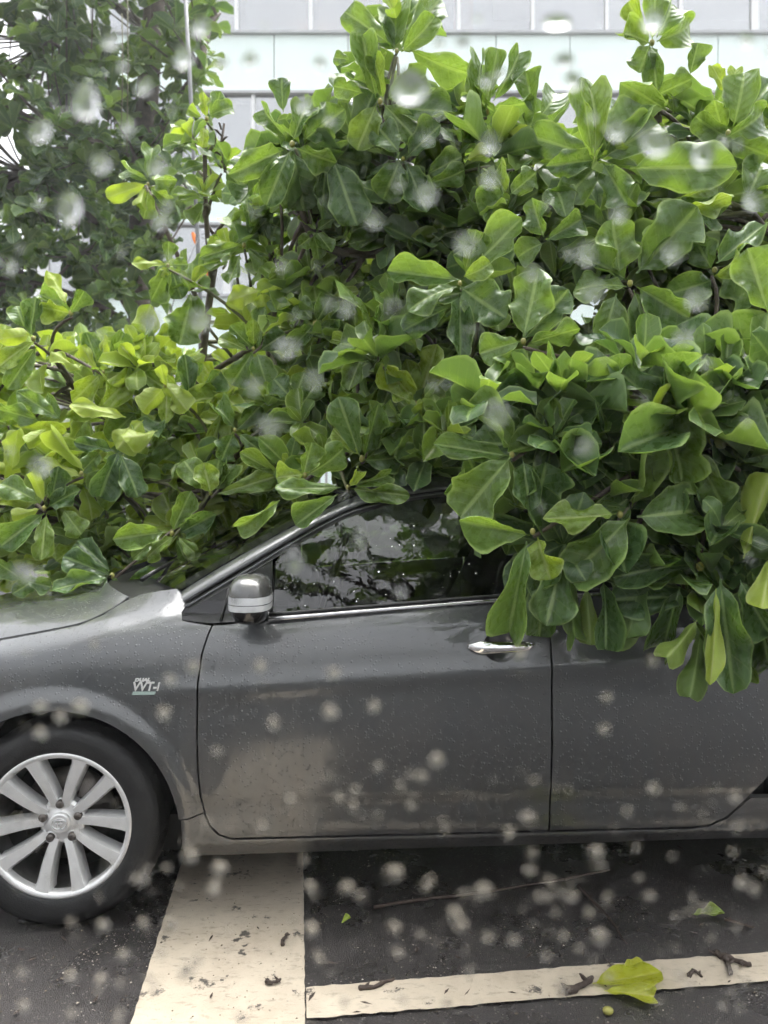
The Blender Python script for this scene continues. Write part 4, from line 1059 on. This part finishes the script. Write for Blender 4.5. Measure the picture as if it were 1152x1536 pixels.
def branch_pts(a, b, sag, rg, n=6):
    mid = (a + b) * 0.5 + Vector((rg.uniform(-.1, .1), rg.uniform(-.05, .1), sag))
    out = []
    for i in range(n + 1):
        t = i / n; out.append(a*(1-t)**2 + mid*2*t*(1-t) + b*t*t)
    return out
def make_tree(name, label, loc, trunk, limbs, hand, zones, seed, cents_hand, nind=300, tr=0.075):
    rg = random.Random(seed)
    t = empty(name, loc); tag(t, label, 'tree')
    L0 = Vector(loc)
    tp = spline(trunk, 6); n = len(tp)
    MB().tube([Vector(p) - L0 for p in tp], [lerp(tr, tr * 0.3, i/(n-1)) for i in range(n)], 12).build('trunk', M['bark'], t, True)
    nodes = [Vector(p) for p in tp[n//3:]]
    for lm in limbs:
        pts = spline([tp[int(lm[0] * (n-1))]] + lm[1:], 5)
        MB().tube([Vector(p) - L0 for p in pts], [lerp(tr * 0.36, 0.009, i/(len(pts)-1)) for i in range(len(pts))], 9).build('limb', M['bark'], t, True)
        nodes += [Vector(p) for p in pts[3:]]
    hl_ = mk(hand, rg)
    fl, cents = fill(zones, rg)
    fl.sort(key=lambda l: l['loc'].y / l['sc'][1])
    for k in range(60):  # unseen low foliage behind the car, added to block light beneath it
        c = Vector((rg.uniform(-2.2, 0.2) if tr < 0.06 else rg.uniform(0.0, 3.0), rg.uniform(4.25, 4.75), rg.uniform(0.12, 1.0)))
        fl += rosette(c, Vector((rg.uniform(-.6, .6), rg.uniform(-1, .3), rg.uniform(.2, 1))), 8, 0.21, .4, rg)
    place_leaves(t, hl_ + fl, LV, nind)
    for c, ax in cents_hand + cents:
        nd = rg.choice(sorted(nodes, key=lambda q: (q - c).length + 0.5 * max(0, q.z - c.z))[:5])
        e = c - ax * 0.02
        MB().tube([p - L0 for p in branch_pts(nd, e, 0.05, rg)], [lerp(0.010, 0.0055, i/6) for i in range(7)], 6).build('branch', M['twig'] if rg.random() < .5 else M['bark'], t, True)
    for c, ax in cents_hand:
        r = 0.009 * rg.uniform(0.8, 1.2); rows = []
        for i in range(7):
            a = math.pi * i / 6
            rows.append([c - L0 + Vector((r*math.sin(a)*math.cos(q), r*math.sin(a)*math.sin(q), r*1.25*math.cos(a))) for q in [k*math.pi/5 for k in range(11)]])
        MB().grid(rows).build('bud', M['bud'], t, True)
    return t
def ch(*L): return [(pix(u, v, Y - (0.16 if (len(L) == 17 or (Y > 2.69 and v > 330)) else 0)), Vector((dx, -0.5, 0.6)).normalized()) for u, v, Y, dx in L]
right_c = ch((930,772,1.97,0),(799,797,1.94,-.2),(768,682,2.0,-.2),(1040,676,2.02,0),(1050,850,1.97,.2),(945,425,2.33,0),(785,512,2.18,0),(690,425,2.32,-.2),(1072,405,2.33,.2),(893,238,2.53,0),(978,64,2.7,0),(570,152,2.74,0),(595,76,2.76,0),(438,216,2.78,-.5),(730,168,2.7,0),(545,523,2.9,0),(625,606,2.8,0),(543,688,2.6,0),(522,731,2.45,0),(457,713,2.48,0),(1092,200,2.55,0),(605,238,2.7,0))
left_c = ch((316,740,2.94,0),(258,800,2.9,0),(106,470,3.3,0),(155,558,3.2,0),(248,578,3.1,0),(50,508,3.2,0),(122,710,3.0,0),(66,762,2.94,0),(168,864,2.85,0),(252,398,3.4,0),(366,368,3.36,0),(380,523,3.1,0),(222,276,3.7,0),(310,178,3.7,0),(445,608,3.0,0),(352,645,3.03,0),(473,485,3.1,0))
fig = make_tree('fallen_fig_tree', 'toppled broad-leaved fig tree sprawled over the roof and rear door of the grey car', (2.3, 5.0, 0),
    [(2.4, 5.1, 0.0), (2.0, 4.55, 0.75), (1.45, 3.75, 1.55), (0.95, 3.3, 1.85), (0.4, 3.15, 2.1), (0.05, 3.05, 2.5)],
    [[0.5, (1.6, 3.3, 1.9), (1.5, 2.75, 2.1), (1.25, 2.5, 2.25)], [0.6, (1.05, 2.7, 1.75), (0.95, 2.3, 1.65), (0.85, 2.1, 1.45)], [0.8, (0.1, 2.95, 2.4), (0.0, 2.85, 2.75)],
     [0.9, (-0.25, 3.0, 2.3), (-0.35, 2.9, 2.55)], [0.55, (1.5, 2.6, 1.6), (1.3, 2.15, 1.35)], [0.75, (0.45, 2.9, 1.75), (0.1, 2.85, 1.55), (-0.2, 2.8, 1.45)], [0.6, (1.1, 3.0, 2.4), (1.0, 2.75, 2.8)]],
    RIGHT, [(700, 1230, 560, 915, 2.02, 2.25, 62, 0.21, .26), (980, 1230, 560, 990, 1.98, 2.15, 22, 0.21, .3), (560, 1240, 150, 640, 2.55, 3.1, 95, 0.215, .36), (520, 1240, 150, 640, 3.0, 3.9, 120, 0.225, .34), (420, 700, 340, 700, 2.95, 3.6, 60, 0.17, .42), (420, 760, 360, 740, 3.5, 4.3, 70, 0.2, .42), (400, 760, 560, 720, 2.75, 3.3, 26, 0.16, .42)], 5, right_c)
leftt = make_tree('leafy_fig_tree', 'yellow-green broad-leaved fig tree filling the space behind the car hood', (-1.2, 4.6, 0),
    [(-1.2, 4.7, 0.0), (-1.15, 4.4, 0.8), (-1.05, 4.1, 1.5), (-0.95, 3.9, 2.1), (-0.85, 3.8, 2.6)],
    [[0.5, (-1.4, 3.6, 1.7), (-1.5, 3.3, 1.95)], [0.5, (-0.9, 3.5, 1.5), (-0.7, 3.1, 1.4), (-0.75, 2.95, 1.2)], [0.7, (-0.6, 3.5, 2.0), (-0.5, 3.2, 1.9)], [0.8, (-1.0, 3.75, 2.4), (-1.2, 3.72, 2.85)], [0.9, (-0.9, 3.74, 2.7), (-0.9, 3.7, 3.15)], [0.45, (-1.5, 3.5, 1.3), (-1.45, 3.05, 1.15)]],
    LEFT, [(-60, 440, 480, 850, 3.05, 3.5, 46, 0.20, .72), (-70, 450, 480, 870, 3.5, 4.4, 75, 0.205, .72), (-70, 470, 480, 900, 4.2, 4.9, 70, 0.18, .48), (100, 440, 640, 900, 3.0, 3.9, 36, 0.16, .4)], 6, left_c, 300, 0.045)
# withered brown leaves and thorny stems on the left tree
rgd = random.Random(31)
for (u, v, Y, n_) in ((385, 285, 3.42, 9), (410, 375, 3.38, 8), (332, 215, 3.6, 7)):
    c = pix(u, v, Y) - leftt.location; m = MB()
    st_ = [c + Vector((rgd.uniform(-.02, .02), 0.01, 0.10)), c, c + Vector((0.02, 0.0, -0.14))]
    m.tube(st_, [0.006, 0.008, 0.009], 6)
    for k in range(n_):
        p = c + Vector((0, 0, lerp(-0.12, 0.10, k / n_))); d = Vector((rgd.uniform(-1, 1), rgd.uniform(-1, .3), rgd.uniform(-.2, .8))).normalized()
        m.tube([p, p + d * 0.03, p + d * 0.05 + Vector((0, 0, -0.01))], [0.005, 0.006, 0.001], 5)
    m.build('withered_shoot', M['dead'], leftt, True)

# ------------------------------------------------------------------ tall standing tree at the left, farther back
def tall_tree():
    rg = random.Random(77)
    base = pix(205, 740, 9.0); base.z = 0
    t = empty('standing_tree', base); tag(t, 'tall dark-leaved tree standing behind on the left with sky showing through', 'tree')
    L0 = base
    tp = spline([base, base + Vector((0.05, 0, 2.0)), pix(215, 250, 9.0), pix(235, -60, 9.1), pix(225, -260, 9.2)], 5); n = len(tp)
    MB().tube([p - L0 for p in tp], [lerp(0.19, 0.09, i/(n-1)) for i in range(n)], 12).build('trunk', M['bark'], t, True)
    nodes = [p for p in tp if p.z > 2.4]
    for (u, v, Y) in ((40, 260, 8.6), (70, 60, 8.8), (20, -80, 9), (300, 100, 8.4), (290, 300, 8.2), (120, 380, 8.3), (30, 420, 8.5), (330, 20, 8.8), (150, -150, 9.0), (75, 190, 8.2)):
        e = pix(u, v, Y); st_ = min(nodes, key=lambda q: abs(q.z - (e.z - 0.8)))
        pts = branch_pts(st_, e, 0.25, rg, 8)
        MB().tube([p - L0 for p in pts], [lerp(0.06, 0.016, i/8) for i in range(9)], 8).build('limb', M['bark'], t, True)
        nodes = nodes + pts[3:]
    leaves = []; holes = [(12, 235, 26), (10, 60, 18), (60, 190, 14), (85, 425, 34), (150, 30, 16), (15, 150, 14), (185, 470, 18), (5, 360, 15), (190, 40, 10), (130, 90, 9), (250, 350, 14)]
    k = 0
    while k < 860:
        u = rg.uniform(-130, 325); v = rg.uniform(-200, 500)
        edge = interp(v, [(-200, 300), (0, 325), (120, 318), (230, 300), (330, 285), (400, 240), (500, 215)])
        if u > edge: continue
        if any((u-a)**2 + (v-b)**2 < (r*1.25)**2 for a, b, r in holes): continue
        if v < 250 and rg.random() < .3: continue
        Y = rg.uniform(7.4, 10.2); c = pix(u, v, Y)
        ax = Vector((rg.uniform(-.8, .8), rg.uniform(-1, .6), rg.uniform(0.2, 1.2)))
        leaves += rosette(c, ax, rg.randint(6, 9), 0.25 * rg.uniform(0.8, 1.2), .12 + rg.uniform(-.12, .16), rg, (40, 95), (0.42, 0.58))
        if k % 2 == 0:
            nd = min(nodes, key=lambda q: (q - c).length)
            MB().tube([p - L0 for p in branch_pts(nd, c, -0.05, rg, 4)], [0.016, 0.012, 0.010, 0.008, 0.006], 5).build('branch', M['bark'], t, True)
        k += 1
    leaves.sort(key=lambda l: l['loc'].y)
    vis = [l for l in leaves if -20 < (l['loc'].x / l['loc'].y * F + 576) < 340 and -10 < (VH + (CAMH - l['loc'].z) / l['loc'].y * F) < 500]
    ids = set(id(l) for l in vis[:300])
    place_leaves(t, vis[:300] + [l for l in leaves if id(l) not in ids], LOW, 300)
    # hanging rope-like roots
    for u, v0, v1 in ((191, -40, 232), (183, 20, 190)):
        MB().tube([pix(u, v0, 7.2) - L0, pix(u + 1, (v0+v1)/2, 7.2) - L0, pix(u - 1, v1, 7.2) - L0], 0.006, 5).build('hanging_root', M['twig'], t, True)
tall_tree()
def street_tree():
    rg = random.Random(55); base = Vector((2.6, -4.2, 0))
    t = empty('street_tree', base); tag(t, 'tree arching over the near side of the road', 'tree')
    tp = spline([base, base + Vector((0, .2, 2.5)), base + Vector((-.4, .8, 4.6)), base + Vector((-1.2, 2.0, 6.4))], 5); n = len(tp)
    MB().tube([p - base for p in tp], [lerp(0.2, 0.1, i/(n-1)) for i in range(n)], 10).build('trunk', M['bark'], t, True)
    lv = []
    ends = [Vector((x, y, z)) for x, y, z in ((-2.5, .8, 6.2), (-1.0, 1.2, 6.4), (0.6, 1.0, 6.0), (2.2, 0.6, 6.3), (-1.8, -1.5, 7), (0.5, -1.6, 7.2), (2.6, -1.6, 7.0), (-3.6, -.5, 6.4))]
    for e in ends:
        pts = branch_pts(tp[-1], e, 0.3, rg, 6)
        MB().tube([p - base for p in pts], [lerp(0.07, 0.02, i/6) for i in range(7)], 7).build('limb', M['bark'], t, True)
        for k in range(26):
            c = e + Vector((rg.gauss(0, .75), rg.gauss(0, .6), rg.gauss(0, .35)))
            lv += rosette(c, Vector((rg.uniform(-1, 1), rg.uniform(-1, 1), rg.uniform(.2, 1))), 8, 0.30, .25, rg)
    place_leaves(t, lv, LOW, 0)
street_tree()

# ------------------------------------------------------------------ rainy air
hm = NG('rain_haze'); pv_ = hm.n('ShaderNodeVolumePrincipled')
pv_.inputs['Color'].default_value = (0.9, 0.93, 0.95, 1); pv_.inputs['Density'].default_value = 0.0036; pv_.inputs['Anisotropy'].default_value = 0.3
hm.l(pv_.outputs[0], hm.out.inputs['Volume'])
tag(MB().box(-155, 155, -155, 155, -1.2, 26).build('haze', hm.m), 'thin grey rain haze filling the street', 'haze', kind='stuff')

# ------------------------------------------------------------------ things lying on the road
def ground_at(u, v):
    Y = F * CAMH / (v - VH); return Vector(((u - 576) / F * Y, Y, 0))
def floor_leaf(name, label, u, v, L, wd, ang, tint, variant, cat='leaf', rollx=0, rolly=0, z=0.012):
    me = LV[variant][0].copy()
    o = bpy.data.objects.new(name, me); COL.objects.link(o)
    p = ground_at(u, v); o.location = (p.x, p.y, z)
    o.rotation_euler = (R(rollx), R(rolly), R(ang)); o.scale = (wd, L, (wd*L)**0.5*0.7); o['tint'] = tint
    tag(o, label, cat); return o
lf = empty('fallen_leaf', ground_at(945, 1488)); tag(lf, 'crumpled yellow-green leaf lying across the thin white line', 'leaf')
for (dx, dy, L, wd, ang, ti, va, rx, ry, zz) in ((-0.095, 0.01, 0.195, 0.13, -84, 1.0, 3, 2, -8, .016), (-0.01, 0.035, 0.11, 0.085, -74, 1.0, 7, 5, 10, .020), (-0.075, -0.025, 0.13, 0.07, -98, .9, 5, 2, 14, .020)):
    me = LV[va][0]
    if not me.materials: me.materials.append(M['leaf'])
    o = bpy.data.objects.new('blade', me); COL.objects.link(o); o.parent = lf
    o.location = (dx, dy, zz); o.rotation_euler = (R(rx), R(ry), R(ang)); o.scale = (wd, L, (wd*L)**0.5*0.32); o['tint'] = ti; o.material_slots[0].link = 'OBJECT'; o.material_slots[0].material = M['leafy']
floor_leaf('leaf_scrap', 'small bright green torn leaf on the dark asphalt', 1038, 1377, 0.10, 0.038, -92, .8, 6, 'leaf', 0, 12, 0.012)
floor_leaf('brown_leaf_scrap', 'tiny tan leaf scrap beside the wide white marking', 512, 1390, 0.034, 0.022, -40, .98, 2, 'leaf', 20, 20, 0.01)
bdp = ground_at(912, 1522); rows = []
for i in range(8):
    a = math.pi*i/7; rows.append([(bdp.x + 0.014*math.sin(a)*math.cos(q), bdp.y + 0.011*math.sin(a)*math.sin(q), 0.010 - 0.010*math.cos(a)) for q in [k*math.pi/6 for k in range(13)]])
tag(MB().grid(rows).build('fallen_bud', M['bud'], None, True), 'small round green bud on the asphalt below the thin white line', 'bud')
def twig(label, path, r, name='fallen_twig'):
    rg = random.Random(hash(label) % 1000 if False else len(label) * 7)
    pts = [ground_at(u, v) + Vector((0, 0, r + 0.004)) for u, v in path]
    pts = spline(pts, 4); pts = [p + Vector((rg.uniform(-.003, .003), rg.uniform(-.003, .003), rg.uniform(0, .003))) for p in pts]
    m = MB().tube(pts, [r * lerp(1, 0.55, i/(len(pts)-1)) * rg.uniform(.8, 1.2) for i in range(len(pts))], 6)
    for k in range(2, len(pts) - 1, 4):
        d = Vector((rg.uniform(-1, 1), rg.uniform(-1, 1), 0.15)).normalized() * r * 2.4
        m.tube([pts[k], pts[k] + d * 0.6, pts[k] + d], [r*0.6, r*0.5, r*0.2], 5)
    o = m.build(name, M['dead'], None, True); tag(o, label, 'twig', 'fallen twigs'); return o
twig('forked dark twig on the right end of the thin white line', [(1072, 1437), (1095, 1446), (1128, 1455)], 0.010)
twig('stubby dark twig end crossing beneath the forked twig', [(1088, 1445), (1094, 1462), (1098, 1468)], 0.009)
twig('three-pronged dark twig on the thin line right of the crumpled leaf', [(1034, 1470), (1040, 1462), (1052, 1471)], 0.006)
twig('dark twig poking out left of the crumpled leaf', [(845, 1496), (868, 1490), (888, 1476)], 0.011)
twig('short dark twig on the left part of the thin white line', [(537, 1490), (562, 1486), (592, 1473)], 0.007)
twig('long thin twig lying in the shade under the car', [(560, 1366), (650, 1352), (760, 1338), (915, 1310)], 0.006)
twig('long thin twig slanting towards the crumpled leaf', [(868, 1335), (905, 1372), (940, 1420)], 0.005)
twig('pale twig beside the bright torn leaf', [(1088, 1384), (1108, 1390), (1130, 1396)], 0.005)
twig('small dark twig on the wide white marking', [(424, 1422), (428, 1412), (431, 1405)], 0.006)
twig('flat dark twig lower on the wide white marking', [(400, 1478), (410, 1480), (420, 1476)], 0.006)
rgg = random.Random(4); m = MB()
for i in range(2600):
    x = rgg.uniform(-1.3, 1.5); y = rgg.uniform(1.62, 2.9); s_ = rgg.uniform(0.0008, 0.0028) * (1.6 if rgg.random() < .08 else 1)
    P = [(x + s_*math.cos(a)*rgg.uniform(.6, 1.4), y + s_*math.sin(a)*rgg.uniform(.6, 1.4), 0.0046) for a in [k*1.2566 for k in range(5)]]
    m.add(P + [(x, y, 0.0046 + s_*0.7)], [(k, (k+1) % 5, 5) for k in range(5)])
ml = MB()
for i in range(230):
    x = rgg.uniform(-1.2, 1.5); y = rgg.uniform(1.66, 3.0); L_ = rgg.uniform(0.004, 0.022); a = rgg.uniform(0, 6.28); w_ = L_ * rgg.uniform(.12, .4); h_ = rgg.uniform(.001, .004)
    if -0.70 < x + 0.116 * (y - 1.81) < -0.18 and rgg.random() < .75: continue
    d = Vector((math.cos(a), math.sin(a), 0)); e = Vector((-d.y, d.x, 0)); c = Vector((x, y, 0.0082))
    ml.add([c - d*L_, c + e*w_, c + d*L_*rgg.uniform(.5, 1), c - e*w_*rgg.uniform(.4, 1), c + Vector((0, 0, h_))], [(0, 1, 4), (1, 2, 4), (2, 3, 4), (3, 0, 4)])
g_ = NG('grit'); gv = g_.n('ShaderNodeTexWhiteNoise', noise_dimensions='1D'); gp = g_.n('ShaderNodeNewGeometry')
g_.l(gp.outputs['Random Per Island'], gv.inputs['W'])
M['grit'] = g_.done(g_.pbr(Base_Color=g_.ramp(gv.outputs[0], [(0, (0.05, 0.035, 0.02)), (0.5, (0.14, 0.11, 0.07)), (0.8, (0.30, 0.27, 0.22)), (1, (0.45, 0.42, 0.36))]), Roughness=0.6))
tag(ml.build('road_litter', M['dead']), 'dark bark and twig crumbs strewn over the road and lines', 'litter', kind='stuff')
tag(m.build('road_grit', M['grit']), 'fine grit and leaf crumbs scattered over the wet road', 'grit', kind='stuff')

# ------------------------------------------------------------------ the vehicle window the photograph was taken through, wet with rain
GY = 0.38
vd = empty('vehicle_window', (0, GY, 0)); tag(vd, 'rain-spattered side window of a vehicle close in front', 'window')
lp = [(-1.8, 0.94), (-0.4, 0.94), (0.05, 0.945), (0.12, 0.970), (0.18, 0.995), (0.215, 1.006), (0.35, 1.02), (0.6, 1.025), (1.8, 1.025)]
rows = [[(x, yy, z + dz) for yy, dz in ((-0.03, -0.06), (-0.025, -0.012), (-0.012, 0.0), (0.015, 0.0), (0.032, -0.008), (0.07, -0.05), (0.09, -0.25), (0.08, -0.7))] for x, z in lp]
MB().grid([r[:5] for r in rows]).build('window_ledge', M['ledge'], vd, True)
MB().grid([r[4:] for r in rows]).build('door_panel', M['van'], vd, True)
drops = [(128,152,24,1.15),(60,196,17,1),(104,312,20,1.2),(150,245,15,1),(615,130,27,1.1),(700,365,17,1),(985,215,26,.75),(1055,232,18,1),(925,195,16,1),(430,522,20,.6),(240,330,13,1),(165,60,14,1),(275,85,16,1),(300,40,14,1),(235,250,14,1),(190,190,11,1),(215,130,12,1),(735,215,14,1),(735,265,14,1),(640,290,18,.8),(880,380,16,1),(890,440,14,1),(560,330,12,1),(1045,450,15,1),(1025,505,12,1),(800,410,11,1),(745,620,18,1.2),(590,460,13,1),(835,30,22,.5),(860,120,14,1),(930,320,12,1),
 (590,1310,17,.9),(725,1337,16,1),(520,1332,12,1),(285,1283,14,1),(330,1302,14,.8),(210,1318,15,.8),(682,1372,14,1.1),(690,1388,14,1),(590,1392,12,1.1),(280,1455,12,1),(792,1226,13,.8),(764,1250,11,1),(895,1278,13,.8),(980,1183,10,1),(1103,1196,10,1),(435,1200,10,.9),(508,1197,9,1),(392,1240,10,.9),(320,1335,11,1),(465,1330,10,1),(467,1395,11,1.3),(596,1430,10,1),(630,1402,8,1),(770,1412,10,.9),(845,1405,9,1),(900,1405,14,1.1),(107,1465,11,1.1),(152,1470,11,1.1),(33,1460,9,1),(36,1510,11,1),(108,1522,8,1),(185,1433,12,.7),(155,1388,11,.8),(215,1385,9,1),(107,1385,9,1),(255,1387,14,.6),(795,1306,12,.6),(858,1345,10,1),(975,1345,9,1),(1113,1325,10,1.2),(1132,1335,9,1),(730,1408,9,1),(640,1330,9,1),(655,1140,11,.9),(632,1165,10,1),(645,1320,8,1),(180,1520,8,1),(480,1440,8,1),(845,1488,9,1),(1060,1365,9,1),(560,1060,9,1),(495,1068,11,1),(410,1085,9,1),(390,1000,9,1),(290,1000,9,1),(120,1060,12,.9),(60,1060,10,.9),(90,1075,9,1),(245,1070,10,1),(60,1100,9,1),(255,1020,8,1),(540,810,10,1.2),(440,840,14,1.3),(500,1010,9,1),(600,890,9,1),(350,900,7,1),(780,980,9,1),(60,700,16,.9),(35,860,15,1),(300,480,17,1),(225,480,14,1),(400,640,15,.9),(470,570,13,1),(380,580,12,1),(520,460,13,1),(880,670,13,1),(1010,380,14,1),(1130,300,14,1),(1120,60,12,.8),(980,30,16,1.2),(455,155,12,1),(375,90,12,1),(480,95,10,1),(330,95,11,1),(730,120,10,1),(850,90,12,1)]
rgr = random.Random(9)
for i in range(330):
    drops.append((rgr.uniform(-60, 1210), rgr.choice([rgr.uniform(-40, 1560), rgr.uniform(1150, 1560)]), 2.5 + 6 * rgr.random() ** 1.8, rgr.uniform(.7, 1.4)))
for i in range(60):   # the pane is wet beyond the frame as well
    u = rgr.choice([rgr.uniform(-1800, -60), rgr.uniform(1210, 2900)])
    drops.append((u, rgr.uniform(-400, 1560), rgr.uniform(6, 15), rgr.uniform(.8, 1.2)))
m = MB(); mclear = MB()
for (u, v, r, asp) in drops:
    p = pix(u, v, GY + 0.0022) - Vector((0, GY, 0)); rr_ = r * (0.95 if v < 1150 else 0.76) / F * GY
    if p.z < interp(p.x, lp) + 0.008 or p.z > 1.76: continue
    n_ = 22; rings = 6; h = rr_ * rgr.uniform(0.48, 0.62)
    V = []; ph = [rgr.uniform(0, 6.28) for _ in range(3)]
    def outl(a): return rr_ * (1 + 0.08*math.sin(2*a + ph[0]) + 0.05*math.sin(3*a + ph[1]))
    for j in range(rings):
        q = math.cos(j / rings * math.pi / 2); hh = math.sin(j / rings * math.pi / 2)
        for k in range(n_):
            a = 2*math.pi*k/n_; o_ = outl(a) * q
            V.append((p.x + o_*math.cos(a), 0.0023 + h*hh, p.z + o_*math.sin(a)*asp - 0.10*rr_*hh))
    V.append((p.x, 0.0023 + h, p.z - 0.10*rr_)); tip = len(V) - 1
    Fc = [(j*n_+k, (j+1)*n_+k, (j+1)*n_+(k+1) % n_, j*n_+(k+1) % n_) for j in range(rings-1) for k in range(n_)]
    Fc += [((rings-1)*n_+k, tip, (rings-1)*n_+(k+1) % n_) for k in range(n_)]
    V2 = len(V); V.append((p.x, 0.0023, p.z)); Fc += [(k, (k+1) % n_, V2) for k in range(n_)]
    (m if v > 960 else mclear).add(V, Fc)
tag(m.build('raindrops', M['water'], vd, auto=60), kind='stuff')
tag(mclear.build('raindrops', M['water2'], vd, auto=60), kind='stuff')
